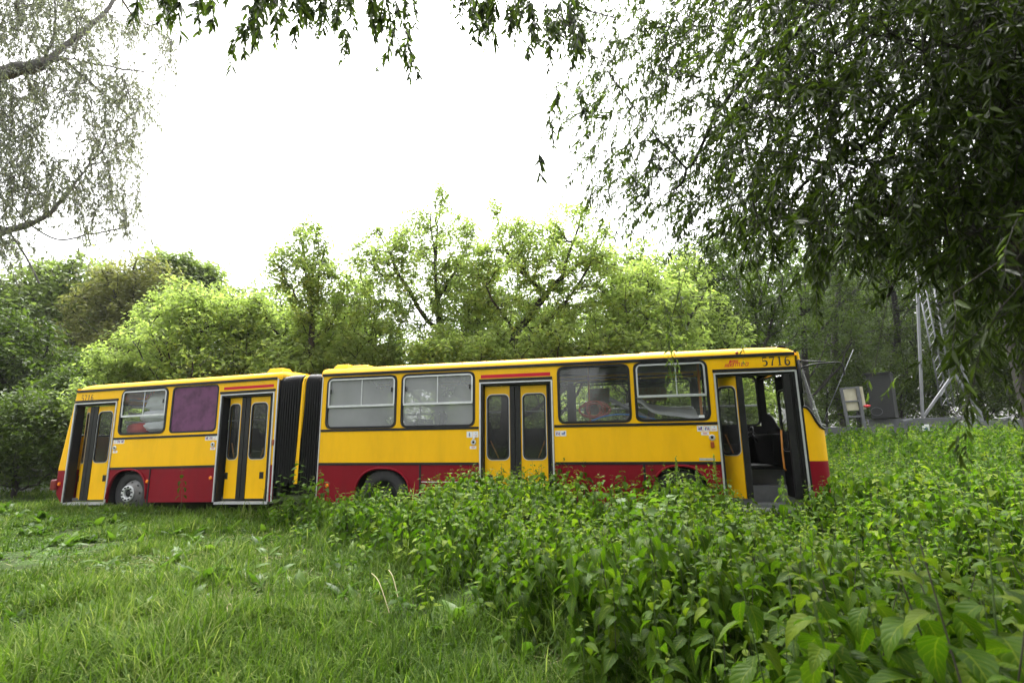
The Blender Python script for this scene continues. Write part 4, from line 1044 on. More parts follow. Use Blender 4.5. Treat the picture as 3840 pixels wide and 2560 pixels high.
for i, (px, D, lb, lab) in enumerate([(660, 20.5, [(650, 740, 80, 70), (700, 770, 70, 60), (610, 700, 50, 50)], 'airy green maple left of the slender young tree, over the rear door'),
        (790, 20, [(790, 730, 80, 90), (760, 790, 80, 50), (820, 680, 50, 60)], 'airy green maple between the slender tree and the tallest tree'),
        (560, 22, [(540, 700, 60, 50), (500, 740, 70, 50), (580, 750, 60, 50)], 'pale green maple rising behind the purple window board'),
        (370, 22, [(370, 740, 60, 60), (330, 800, 70, 50), (410, 680, 45, 40)], 'pale green maple left of the rounded lime one'),
        (1100, 19.5, [(1090, 690, 90, 90), (1130, 760, 90, 60), (1060, 640, 60, 60)], 'airy green maple between the two tallest trees'),
        (1400, 19, [(1420, 640, 70, 80), (1380, 730, 90, 70), (1470, 600, 50, 60)], 'airy green maple right of the leaning trunk'),
        (1600, 20, [(1590, 690, 70, 90), (1640, 760, 80, 60), (1570, 620, 40, 50)], 'pale green maple where the thicket meets the wood'),
        (1250, 15.6, [(1270, 800, 110, 50), (1340, 820, 80, 40), (1200, 830, 70, 30)], 'low lime bush right of the leaning trunk, over the middle door'),
        (1420, 15.6, [(1430, 800, 100, 50), (1500, 800, 80, 50)], 'low lime bush over the third side window'),
        (700, 18, [(690, 830, 90, 50), (640, 850, 70, 35)], 'low lime bush over the rear end of the bellows'),
        (500, 18.6, [(500, 850, 90, 45), (430, 860, 70, 35), (560, 830, 60, 45)], 'low lime bush over the purple window board')]):
    tree('maple', lab, 'tree', GB, D, px, lb, 340, 4600, .175, L_MAPLE if i % 2 else L_ELDER, BARK, .08, 120+i, spread=.16)
GL = 'tall trees beyond the rear of the bus'
tree('oak', 'big dark round-topped tree, leftmost of the far trees', 'tree', GL, 38, 110, [(130, 720, 130, 110), (80, 700, 90, 90), (170, 650, 90, 60), (60, 830, 110, 110), (170, 850, 120, 100)], 620, 24000, .27, L_HAZED_GREEN, BARK, .3, 21, spread=.35, aspect=.6)
tree('oak', 'olive brown hazy tree between the dark round tree and the lime maple', 'tree', GL, 34, 330, [(300, 720, 90, 120), (340, 660, 80, 60), (260, 800, 110, 80), (370, 790, 70, 80), (240, 690, 60, 70)], 520, 22000, .23, L_HAZED_OLIVE, BARK, .24, 22, spread=.3)
tree('oak', 'mid green tall tree whose top shows right of the olive tree', 'tree', GL, 36, 450, [(440, 680, 70, 80), (400, 630, 60, 50), (480, 640, 35, 40), (470, 720, 60, 60), (370, 620, 50, 40)], 420, 17000, .25, L_HAZED_GREEN, BARK, .24, 23, spread=.3, aspect=.6)
tree('oak', 'yellowish green rounded tree lowest of the far trees, near the wet road', 'tree', GL, 30, 60, [(70, 860, 100, 80), (160, 870, 90, 70), (20, 800, 60, 70), (230, 880, 60, 60)], 380, 15000, .22, L_WOOD, BARK, .2, 24, spread=.28)
tree('elder_bush', 'dense dark leafy bush beside the rear end of the bus', 'bush', 'bushes beside the bus', 23, 70, [(60, 1010, 90, 75), (20, 960, 70, 60), (110, 980, 50, 60), (130, 1050, 30, 40), (60, 1070, 90, 30)], 420, 17000, .16, L_WOOD, BARK, .07, 25, spread=.18)
tree('elder_bush', 'second leafy bush standing behind the tail lamp of the bus', 'bush', 'bushes beside the bus', 26, 165, [(160, 930, 60, 60), (130, 890, 40, 40), (190, 1000, 50, 80), (210, 920, 40, 50)], 300, 12000, .16, L_WOOD, BARK, .07, 26, spread=.18)
GR = 'trees of the wood on the right'
wood = [(1620, 23, [(1620, 640, 90, 100), (1600, 740, 90, 80), (1660, 760, 80, 60)], 'pale thin tree, first of the wood behind the front half of the bus'),
        (1730, 27, [(1720, 620, 110, 120), (1760, 720, 90, 100), (1700, 760, 80, 60)], 'grey green tree above the fleet number of the bus'),
        (1850, 34, [(1850, 640, 110, 130), (1820, 760, 100, 70), (1900, 740, 80, 80)], 'thin trunked tree right above the bus windscreen'),
        (1930, 37, [(1940, 560, 120, 130), (1930, 720, 120, 90)], 'tall dim tree behind the beige switch cabinet'),
        (2050, 38, [(2040, 620, 110, 140), (2060, 760, 110, 90)], 'tall dim tree behind the dark grey cabinet'),
        (2150, 40, [(2160, 560, 120, 140), (2160, 730, 110, 100)], 'tall dim tree behind the lattice mast'),
        (2250, 37, [(2250, 620, 110, 140), (2240, 790, 100, 90)], 'tree with a crooked trunk right of the mast brace'),
        (2345, 38, [(2350, 640, 90, 150), (2340, 800, 90, 80)], 'last tree of the wood at the edge of the meadow')]
for i, (px, D, lb, lab) in enumerate(wood):
    tree('ash_tree', lab, 'tree', GR, D, px, lb, 360, 10000, .19, L_WOOD, BARKG if i % 2 else BARK, .17, 40+i, spread=.24, trunk=[(px-10+6*(i % 3), 880), (px+12-8*(i % 4), 760), (lb[0][0], lb[0][1]-20)])
GU = 'dark undergrowth bushes of the wood'
for i, (px, D, lb, lab) in enumerate([(1700, 30, [(1690, 840, 110, 60), (1620, 830, 70, 50)], 'dark bush behind the roof of the front section'),
        (1890, 36, [(1890, 850, 80, 80), (1930, 880, 60, 60), (1870, 930, 60, 50)], 'dark bush left of the beige switch cabinet'),
        (2060, 36, [(2070, 880, 90, 70), (2020, 830, 70, 60), (2110, 900, 60, 50)], 'dark bush behind the dark grey cabinet'),
        (2200, 35, [(2210, 880, 90, 60), (2160, 850, 60, 60), (2280, 860, 70, 70)], 'dark bush under the lattice mast'),
        (2330, 35, [(2330, 870, 70, 80), (2350, 800, 50, 60)], 'dark bush at the end of the grey trailer')]):
    tree('hazel_bush', lab, 'bush', GU, D, px, lb, 260, 9000, .17, L_WOOD, BARK, .06, 60+i, spread=.2)
for i, (px, D, lb, lab) in enumerate([(1200, 18.5, [(1180, 940, 120, 70), (1080, 950, 90, 60)], 'green bush seen through the middle door of the bus'),
        (1420, 18.5, [(1400, 930, 120, 80), (1500, 940, 90, 70)], 'green bush seen through the window with the red hose'),
        (1640, 18.5, [(1620, 930, 110, 80), (1720, 930, 80, 80)], 'green bush seen through the folded front door'),
        (900, 20, [(900, 940, 140, 60), (760, 940, 90, 60)], 'green bush seen through the fogged windows'),
        (330, 22.5, [(330, 960, 110, 60), (220, 960, 70, 60)], 'green bush seen through the rear side window')]):
    tree('elder_bush', lab, 'bush', 'bushes seen through the bus windows', D, px, lb, 240, 9000, .16, L_ELDER, BARK, .05, 160+i, spread=.18, nlimb=4)
# the wood closing the view further back
def far_wood():
    rg = np.random.default_rng(77); V = []; Q = []; VAR = []; b = 0
    for k in range(80):
        px = rg.uniform(-250, 2600); D = rg.uniform(46, 75); top = 690 if px < 1500 else 560
        hgt = rg.uniform(.85, 1.1); c = atD(px, 900, D); z0 = float(ground_h(c[0], c[1])); H = (atD(px, top, D)[2]-z0)*hgt
        n = 5200; g = unit(rg.normal(size=(n, 3)))*rg.uniform(0, 1, (n, 1))**.4
        p = np.array([c[0], c[1], z0+H*.52])+g*np.array([4.6, 3., H*.52]); p += np.sin(p*1.7+k)*.5
        d = unit(rg.normal(size=(n, 3))); nr = unit(rg.normal(size=(n, 3))+np.array([0, 0, .8])); L = rg.uniform(.25, .5, n)
        v, q = leaves4(p, d, nr, L, L*.6); V.append(v); Q.append(q+b); b += len(v); VAR.append(np.clip(rg.uniform(0, .7)+rg.normal(size=n)*.12, 0, 1))
    o = npmesh('forest', np.concatenate(V), np.concatenate(Q), L_WOOD, var=np.concatenate(VAR)); tag(o, kind='stuff', label='distant green wood closing off the meadow', cat='forest')
far_wood()

# ------------------------------------------------------------------ willows
def shoots(starts, dirs, lens, step, leafL, aspect, rg, droop=.9, wig=.12, curl=.15):
    """drooping leafy shoots: returns shoot polylines and leaf arrays"""
    N = len(starts); K = 9; pts = np.zeros((N, K, 3)); pts[:, 0] = starts; d = unit(dirs)
    for k in range(1, K):
        d = unit(d+np.array([0, 0, -droop/K*2.2])+rg.normal(size=(N, 3))*wig); pts[:, k] = pts[:, k-1]+d*(lens/(K-1))[:, None]
    cnt = np.maximum(4, (lens/step).astype(int)); s = np.repeat(np.arange(N), cnt); M_ = len(s)
    t = rg.uniform(.04, 1., M_)*(K-1); i = np.minimum(t.astype(int), K-2); f = (t-i)[:, None]
    p = pts[s, i]*(1-f)+pts[s, i+1]*f; ax = unit(pts[s, i+1]-pts[s, i])
    sd = rg.normal(size=(M_, 3)); sd = unit(sd-ax*(sd*ax).sum(1, keepdims=True))
    ld = unit(ax*.75+sd*.75+np.array([0, 0, -.35])); nr = unit(rg.normal(size=(M_, 3))*.6+np.array([0, 0, .9]))
    L = (leafL[s] if isinstance(leafL, np.ndarray) else leafL)*rg.uniform(.6, 1.2, M_)*(1-.35*(t/(K-1))**3)
    v, q = leaves6(p, ld, nr, L, L*aspect, .12, curl)
    var = np.clip(rg.beta(2, 3, M_)+.15*rg.normal(size=M_), 0, 1)
    # stems
    a = pts[:, :-1].reshape(-1, 3); b = pts[:, 1:].reshape(-1, 3); rr = np.repeat(np.linspace(1, .4, K-1)[None], N, 0).reshape(-1)
    return pts, (v, q, np.repeat(var, 2)), (a, b, rr)
def seg_tubes(a, b, ra, rb, n=3):
    ax = unit(b-a); ref = np.where(np.abs(ax[:, 2:3]) < .9, np.array([[0, 0, 1.]]), np.array([[1., 0, 0]])); u = unit(np.cross(ax, ref)); t = np.cross(ax, u)
    th = np.arange(n)/n*2*math.pi; ring = np.cos(th)[None, :, None]*u[:, None]+np.sin(th)[None, :, None]*t[:, None]
    v = np.concatenate([a[:, None]+ring*np.reshape(ra, (-1, 1, 1)), b[:, None]+ring*np.reshape(rb, (-1, 1, 1))], 1).reshape(-1, 3)
    k = np.arange(n); f = np.stack([k, (k+1) % n, n+(k+1) % n, n+k], 1)
    return v, (np.arange(len(a))[:, None, None]*2*n+f[None]).reshape(-1, 4)
def inpoly(x, y, P):
    P = np.asarray(P, float); r = np.zeros(len(x), bool); j = len(P)-1
    for i in range(len(P)):
        c = ((P[i, 1] > y) != (P[j, 1] > y)) & (x < (P[j, 0]-P[i, 0])*(y-P[i, 1])/(P[j, 1]-P[i, 1]+1e-9)+P[i, 0]); r ^= c; j = i
    return r
def poly_points(P, n, rg):
    P = np.asarray(P, float); out = np.zeros((0, 2))
    while len(out) < n:
        c = rg.uniform(P.min(0), P.max(0), (n*2, 2)); out = np.concatenate([out, c[inpoly(c[:, 0], c[:, 1], P)]])
    return out[:n]
def willow(name, label, trunk, mains, starts, lens, dirs, step, leafL, aspect, leafm, r0, seed, nskel, droop=.9, rtw=.0022, bark=BARK, mr=.012, minr=0., group=None, rpow=.6):
    rg = np.random.default_rng(seed)
    root = empty(name, tuple(trunk[0]), label, 'tree', group)
    tr = crom(trunk, 4)
    # limbs given explicitly hang on the trunk, the rest is grown between them
    mp = []
    for m_ in mains: mp += crom(m_, 5)
    sk = starts[rg.permutation(len(starts))[:nskel]]
    P, par = grow(tr, sk, .22, .0, [crom(m_, 5) for m_ in mains]); nk = len(tr)+len(mp); P = relax(P, par, len(tr), 1, .3)
    cnt = descend(par); rad = np.maximum(r0*(cnt/cnt[0])**rpow, rtw*1.6)
    rad[len(tr):nk] = np.maximum(rad[len(tr):nk], mr)
    rad[:len(tr)] = np.linspace(r0, r0*.75, len(tr))
    v, q = tubes(P, par, rad, 7, minr); npmesh('trunk', v, q, bark, root, smooth=True)
    # every shoot springs from the nearest branch
    pts, lf, st = shoots(starts, dirs, lens, step, leafL, aspect, rg, droop)
    near = np.array([P[np.argmin(((P-s)**2).sum(1))] for s in starts])
    mid = (near+starts)/2+rg.normal(size=near.shape)*.02
    A = np.concatenate([st[0], near, mid]); B = np.concatenate([st[1], mid, starts]); RR = np.concatenate([st[2]*rtw, np.full(2*len(near), rtw*1.2)])
    sv, sq = seg_tubes(A, B, RR, RR*.85)
    v, q, var = lf
    npmesh('crown', np.concatenate([v, sv]), np.concatenate([q, sq+len(v)]), [leafm, TWIG], root, var=np.concatenate([var, np.zeros(len(sq))]), midx=np.concatenate([np.zeros(len(q)), np.ones(len(sq))]))
    return root
rg = np.random.default_rng(101)
# --- big willow on the right, hanging over the camera's side
polyR = [(1050, -120), (1350, -60), (1340, 130), (1300, 260), (1330, 330), (1350, 420), (1420, 430), (1500, 480), (1560, 500), (1640, 480), (1700, 530), (1800, 560), (1900, 580), (2040, 560), (2200, 590), (2420, 720), (2420, -200)]
n1 = 3700
c = poly_points(polyR, n1, rg); dens = sst(1250, 1900, c[:, 0])*.42+.58; nz_ = vnoise(c[:, 0], c[:, 1], .0075, 11)*.6+vnoise(c[:, 0], c[:, 1], .02, 12)*.4; c = c[(rg.uniform(size=n1) < dens) & (nz_ > .34+.10*rg.normal(size=n1)*.6)]
D = np.where(c[:, 0] > 1700, rg.uniform(2.6, 6.5, len(c)), rg.uniform(3.6, 6.5, len(c)))
st1 = np.array([atD(a, b, d) for (a, b), d in zip(c, D)])
# sprigs hanging in from the top edge of the frame
spr = []
for x0, y1, n in ((360, 60, 2), (400, 80, 3), (450, 70, 3), (500, 30, 3), (575, 150, 3), (600, 120, 5), (640, 70, 6), (680, 90, 3), (700, 40, 8), (750, 80, 6), (780, 200, 2), (800, 90, 6), (850, 60, 6), (890, 120, 6), (925, 190, 4), (930, 90, 5), (1060, 90, 4), (1085, 80, 5), (1110, 110, 5), (1150, 120, 5), (1190, 90, 6), (1215, 150, 5), (1250, 160, 6), (1290, 130, 7), (1320, 180, 7), (1245, 460, 1), (1265, 390, 1), (1280, 330, 2)):
    for k in range(n): spr.append((x0+rg.normal()*16, y1-rg.uniform(.0, .5)*min(y1, 120)-100, rg.uniform(2.8, 3.8)))
st2 = np.array([atD(*s) for s in spr])
# the long sprig in front of the bus window
st5 = np.array([atD(rg.uniform(2120, 2345), rg.uniform(590, 690), rg.uniform(3.6, 6.)) for k in range(12)]); nst5 = len(st5)
st3 = np.array([atD(1525+6*k, 690+14*k, 6.2+.03*k) for k in range(4)]+[atD(1560, 640, 6.0), atD(1700, 700, 6.5), atD(2010, 840, 6.), atD(2080, 860, 6.2)])
se = np.array([atD(rg.uniform(2180, 2460), rg.uniform(420, 800), rg.uniform(2.2, 4.2)) for k in range(18)]); st1 = np.concatenate([st1, se])
# unseen shoots added overhead and to the right, only to shade the ground
shade_st = []
for k in range(3000):
    a = rg.uniform(0, 6.28); r_ = 4.2*rg.uniform(0, 1)**.5; shade_st.append((16.6+r_*math.cos(a), -8.6+r_*math.sin(a), rg.uniform(2.8, 6.0)))
shade_st = np.array(shade_st)
def outside(p):
    d = p-CAM; f = d@FW; x = (d@RI)/f; y = (d@UP)/f
    return (f < -.3) | (np.abs(x) > 1.45) | (y > 1.15)
shade_st = shade_st[outside(shade_st) & outside(shade_st-np.array([0, 0, .6])) & outside(shade_st-np.array([0, 0, 1.15]))]; print('shade_shoots', len(shade_st))
starts = np.concatenate([st1, st2, st3, st5, shade_st])
lens = np.concatenate([rg.uniform(.25, .60, len(st1)), rg.uniform(.24, .46, len(st2)), [1.0, .95, .9, .8, .8, .7, .35, .35], rg.uniform(.7, 1.3, nst5), rg.uniform(.5, 1.1, len(shade_st))])
trk = atD(2420, 960, 5.2); tb = np.array([trk[0]+.15, trk[1], float(ground_h(trk[0], trk[1]))-.1])
out = starts-np.array([tb[0], tb[1], 0]); out[:, 2] = 0; dirs = unit(out)*.75+np.array([0, 0, -.30])+rg.normal(size=starts.shape)*.40
dirs[len(st1)+len(st2):len(st1)+len(st2)+6] = np.array([.05, 0, -1])+rg.normal(size=(6, 3))*.05
dirs[len(st1):len(st1)+len(st2)] = np.array([0, 0, -1])+rg.normal(size=(len(st2), 3))*.25
tw = [tb, atD(2414, 800, 5.2), atD(2385, 560, 5.1), atD(2330, 330, 5.0), atD(2290, 120, 4.9), atD(2250, -60, 4.9)]
mains = [[atD(2250, 60, 4.9), atD(2050, -40, 4.7), atD(1880, 40, 4.5), atD(1760, 130, 4.4), atD(1660, 240, 4.3), atD(1600, 360, 4.3), atD(1560, 430, 4.3)],
         [atD(2300, 200, 5.), atD(2120, 220, 4.6), atD(1980, 330, 4.5), atD(1850, 420, 4.5), atD(1760, 530, 4.5)],
         [atD(2320, 450, 5.), atD(2200, 470, 4.9), atD(2100, 560, 4.9), atD(2040, 680, 5.)],
         [atD(2260, -60, 4.9), atD(2000, -260, 4.5), atD(1700, -300, 4.2), atD(1400, -240, 3.9), atD(1100, -200, 3.6), atD(850, -180, 3.4), atD(600, -160, 3.3), atD(380, -140, 3.3)],
         [atD(1400, -240, 3.9), atD(1330, -60, 3.9), atD(1290, 90, 3.9)]]
n_ = [len(st1), len(st2), len(st3)+nst5, len(shade_st)]; a5 = len(st1)+len(st2)+len(st3); dirs[a5:a5+nst5] = np.array([-.1, 0, -1])+rg.normal(size=(nst5, 3))*.12
stepA = np.concatenate([np.full(n_[0], .0155), np.full(n_[1], .0105), np.full(n_[2], .028), np.full(n_[3], .02)]); leafA = np.concatenate([np.full(n_[0], .074), np.full(n_[1], .095), np.full(n_[2], .085), np.full(n_[3], .25)])  # oversized leaves on the added unseen shoots deepen the shade below
willow('weeping_willow', 'dark overhanging willow with long drooping leafy shoots filling the upper right', tw, mains, starts, lens, dirs, stepA, leafA, .22, L_WILLOW, .24, 5, 520, droop=.62, rpow=.82)
# --- willow on the left, paled by haze put into its leaf colour
polyL = [(-60, -80), (340, -60), (400, 40), (405, 130), (370, 200), (350, 290), (320, 340), (330, 430), (320, 500), (250, 520), (160, 520), (80, 540), (-60, 600)]
n2 = 2700; c = poly_points(polyL, n2, rg); keep = vnoise(c[:, 0], c[:, 1], .013, 5)+.25*vnoise(c[:, 0], c[:, 1], .05, 2) > .40-.1*rg.uniform(size=n2); c = c[keep]
stL = np.array([atD(a, b, d) for (a, b), d in zip(c, rg.uniform(8.0, 11.5, len(c)))])
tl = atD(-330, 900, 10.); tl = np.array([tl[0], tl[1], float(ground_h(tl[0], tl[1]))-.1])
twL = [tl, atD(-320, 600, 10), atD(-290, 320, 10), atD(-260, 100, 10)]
mL = [[atD(-270, 250, 10), atD(-120, 215, 9.6), atD(0, 172, 9.3), atD(90, 150, 9.1), atD(145, 135, 9.0), atD(200, 145, 9.), atD(330, 165, 9.)],
      [atD(145, 135, 9.), atD(220, 200, 9.2), atD(300, 270, 9.4)], [atD(90, 150, 9.1), atD(170, 90, 9.2), atD(240, 30, 9.3), atD(290, -30, 9.4)],
      [atD(100, 140, 9.1), atD(130, 60, 9.), atD(120, -40, 9.)],
      [atD(-300, 520, 10), atD(-120, 535, 9.6), atD(10, 530, 9.3), atD(100, 500, 9.2), atD(160, 440, 9.2), atD(240, 330, 9.3)], [atD(60, 510, 9.2), atD(130, 550, 9.3), atD(200, 540, 9.4), atD(300, 520, 9.5)],
      [atD(20, 530, 9.3), atD(60, 590, 9.3), atD(90, 650, 9.3)]]
dl = np.tile(np.array([.25, 0, -.5]), (len(stL), 1))+rg.normal(size=stL.shape)*.4
willow('willow', 'hazy grey green willow reaching in from the left over the meadow', twL, mL, stL, rg.uniform(.30, .75, len(stL)), dl, .026, .075, .22, L_HAZED_WILLOW, .16, 6, 520, droop=.7, rtw=.0022, rpow=.9, bark=BARKP)

# ------------------------------------------------------------------ trailer mast and cabinets on the right
YT = 14.
def tp(x, y, Y=YT):
    """zoomed detail (3000,1250)-(3840,1700) to the plane Y"""
    return atY((3000+x*.35714)/PX, (1250+y*.35714)/PX, Y)
a = tp(240, 1020); b = tp(2352, 960)
tm = empty('mast_trailer', (float(tp(1500, 1000)[0]), YT, float(ground_h(tp(1500, 1000)[0], YT))), 'long grey steel trailer with a folding lattice mast, standing in tall weeds', 'trailer')
mb = MB(); mb.obox(tp(235, 1018), tp(1650, 1000), .26, .14, (0, 1, 0)); mb.obox(tp(1640, 985), tp(2500, 955), .42, .16, (0, 1, 0)); mb.obox(tp(720, 940, YT+.8), tp(1660, 915, YT+.8), .30, .14, (0, 1, 0))
for x in (600, 860, 1060, 1420, 1950): mb.obox(tp(x, 1005, YT-.02), tp(x, 1005, YT+1.0), .22, .10, (0, 0, 1))
mb.build('chassis_beam', STEELB, tm, bevel=.01)
mb = MB(); mb.obox(tp(1232, -420), tp(1288, 880), .09, .09, (0, 1, 0)); mb.build('mast_post', STEEL, tm, bevel=.01)
mb = MB(); mb.obox(tp(1300, 870), tp(1600, 440), .09, .09, (0, 1, 0)); mb.build('brace', STEEL, tm, bevel=.01)
mb = MB(); mb.obox(tp(1620, 430), tp(1890, 830), .10, .10, (0, 1, 0)); mb.obox(tp(1880, 820), tp(1930, 1020), .12, .12, (0, 1, 0)); mb.build('brace', STEEL, tm, bevel=.01)
mb = MB()
L0, L1 = [tp(1205, -700, YT+.5), tp(1490, 760, YT+.5)], [tp(1371, -700, YT+1.0), tp(1620, 760, YT+1.0)]
ch = [(np.array(L0[0]), np.array(L0[1])), (np.array(L1[0]), np.array(L1[1])), (np.array(tp(1275, -700, YT+1.5)), np.array(tp(1560, 760, YT+1.4)))]
for s_, e_ in ch: mb.tube([s_, e_], .032, 6)
for k in range(17):
    for i in range(3):
        s0, e0 = ch[i]; s1, e1 = ch[(i+1) % 3]; mb.tube([s0+(e0-s0)*k/17, s1+(e1-s1)*(k+1)/17], .013, 4)
mb.build('lattice_mast', STEEL, tm, smooth=True)
mb = MB(); mb.obox(tp(1520, -100), tp(1760, 520), .07, .07, (0, 1, 0)); mb.obox(tp(1760, 520), tp(1850, 700), .06, .06, (0, 1, 0)); mb.build('stay_tube', STEEL, tm)
mb = MB(); mb.obox(tp(1680, 885), tp(1830, 885), .18, .4, (0, 1, 0)); mb.obox(tp(1680, 965), tp(1840, 965), .26, .3, (0, 1, 0)); mb.build('equipment_box', STEEL, tm, bevel=.02)
mb = MB(); mb.obox(tp(1285, 990, YT-.12), tp(1358, 988, YT-.12), .26, .02, (0, 1, 0)); mb.build('reflector_plate', WHT, tm)
c_ = tp(1328, 1000, YT-.14); mb = MB(); mb.lathe(c_, [(.06, 0), (0, 0)], 14); mb.build('blue_dot', INKB, tm)
mb = MB()
for x, y in ((1125, 900), (930, 960), (2160, 880)):
    mb = MB(); mb.obox(tp(x-60, y+20, YT-.05), tp(x+40, y, YT-.05), .06, .25, (0, 1, 0)); mb.build('bracket', STEEL, tm)
for x in (1080, 1780, 2120):
    p_ = tp(x, 1060); mb = MB(); mb.lathe((p_[0], YT+.05, float(ground_h(p_[0], YT))+.33), [(.34, .2), (.36, .0), (.33, -.04), (.2, -.05), (.17, .0), (0, .0)], 24); mb.build('wheel', TYRE, tm, smooth=True)
# beige switch cabinet on a steel stand
g0 = tp(600, 1000, YT-.6)
cb = empty('switch_cabinet', (float(g0[0]), YT-.6, float(ground_h(g0[0], YT-.6))), 'beige two-panel switch cabinet on a leaning grey steel stand', 'cabinet')
Yc = YT-.6
mb = MB(); mb.obox(tp(430, 575, Yc), tp(525, 1060, Yc), .09, .10, (0, 1, 0)); mb.obox(tp(598, 558, Yc), tp(690, 1060, Yc), .12, .12, (0, 1, 0))
mb.obox(tp(440, 580, Yc-.02), tp(600, 566, Yc-.02), .06, .06, (0, 1, 0)); mb.obox(tp(460, 716, Yc-.03), tp(640, 706, Yc-.03), .06, .05, (0, 1, 0)); mb.obox(tp(500, 876, Yc), tp(665, 866, Yc), .08, .06, (0, 1, 0)); mb.build('stand', STEELB, cb, bevel=.008)
def quadbox(mb, pts, Y, d):
    f = [tp(x, y, Y) for x, y in pts]; bk = [p+np.array([0, d, 0]) for p in f]
    mb.add(f+bk, [(0, 1, 2, 3), (7, 6, 5, 4), (0, 4, 5, 1), (1, 5, 6, 2), (2, 6, 7, 3), (3, 7, 4, 0)])
mb = MB(); quadbox(mb, [(458, 588), (612, 574), (638, 700), (478, 712)], Yc+.03, .3); mb.build('panel', BEIGE, cb, bevel=.01)
mb = MB(); quadbox(mb, [(482, 722), (640, 712), (648, 802), (497, 812)], Yc+.03, .3); mb.build('panel', BEIGE, cb, bevel=.01)
mb = MB(); quadbox(mb, [(640, 556), (655, 556), (698, 790), (660, 800)], Yc+.1, .5); mb.build('side_casing', BEIGE, cb)
mb = MB(); p_ = tp(705, 762, Yc); mb.tube([p_-np.array([.12, 0, 0]), p_, p_+np.array([.12, 0, .02])], [.03, .06, .02], 8); mb.build('switch_handle', INKR, cb, smooth=True)
mb = MB()
for x in (600, 615, 630, 645): mb.tube(crom([tp(x, 815, Yc+.1), tp(x-8, 880, Yc+.1), tp(x+6, 940, Yc+.1), tp(x, 985, Yc+.1)], 4), .025, 6)
mb.build('cable', BLK, cb, smooth=True)
dc = empty('equipment_cabinet', (float(tp(900, 900)[0]), YT+.3, float(ground_h(tp(900, 900)[0], YT+.3))), 'tall dark grey cabinet with a flat lid, standing on the trailer', 'cabinet')
mb = MB()
f = [tp(x, y, YT+.3) for x, y in ((690, 430), (940, 415), (1005, 880), (750, 895))]; bk = [p+np.array([.55, 1.0, 0]) for p in f]
mb.add(f+bk, [(0, 1, 2, 3), (7, 6, 5, 4), (0, 4, 5, 1), (1, 5, 6, 2), (2, 6, 7, 3), (3, 7, 4, 0)]); mb.build('casing', CABD, dc, bevel=.02)
mb = MB(); f = [tp(x, y, YT+.22) for x, y in ((668, 420), (945, 400), (948, 414), (671, 434))]; bk = [p+np.array([.62, 1.16, 0]) for p in f]
mb.add(f+bk, [(0, 1, 2, 3), (7, 6, 5, 4), (0, 4, 5, 1), (1, 5, 6, 2), (2, 6, 7, 3), (3, 7, 4, 0)]); mb.build('lid', CABD, dc)
mb = MB(); c_ = tp(805, 818, YT+.28); mb.tube([c_+np.array([.21*math.cos(q_), 0, .16*math.sin(q_)]) for q_ in np.linspace(0, 2*math.pi, 25)[:-1]], .008, 5, closed=True); mb.build('drawn_ring', STEELB, dc)
mb = MB(); mb.tube([tp(215, 990), tp(560, 170)], .012, 6)
tag(mb.build('guy_wire', STEEL, None, smooth=True), 'thin slanting stay wire rising from the weeds beside the windscreen', 'wire')

# ------------------------------------------------------------------ nettles
def leaf_grid(L, Wd, n, k, droop, fold, serr=0.):
    """one leaf along +x: n rows, 2k+1 columns; returns verts, quads, uv"""
    vs = []; uv = []
    for i in range(n+1):
        t = i/n; w = Wd*.5*(math.sin(math.pi*min(1, (t*.97+.03))**.62))**.9*(1-.15*t)
        if i == n: w = Wd*.01
        if serr and 0 < i < n: w *= 1+serr*(1 if i % 2 else -1)
        ang = droop*t; cx = L*(math.sin(ang)/droop if droop > 1e-3 else t); cz = -L*((1-math.cos(ang))/droop if droop > 1e-3 else 0)
        for j in range(-k, k+1):
            u = j/k; vs.append((cx-(.10*L*abs(u)*(1-t) if t > .0 else 0)*0, u*w, cz+abs(u)*w*fold+.0)); uv.append((u, t))
    c = 2*k+1; q = [(i*c+j, (i+1)*c+j, (i+1)*c+j+1, i*c+j+1) for i in range(n) for j in range(c-1)]
    return np.array(vs), np.array(q), np.array(uv)
def place(v, yaw, pitch, roll, pos):
    cr, sr = math.cos(roll), math.sin(roll); v = v@np.array([[1, 0, 0], [0, cr, sr], [0, -sr, cr]])
    cp, sp = math.cos(pitch), math.sin(pitch); v = v@np.array([[cp, 0, sp], [0, 1, 0], [-sp, 0, cp]])
    c, s = math.cos(yaw), math.sin(yaw); v = v@np.array([[c, s, 0], [-s, c, 0], [0, 0, 1]]); return v+np.array(pos)
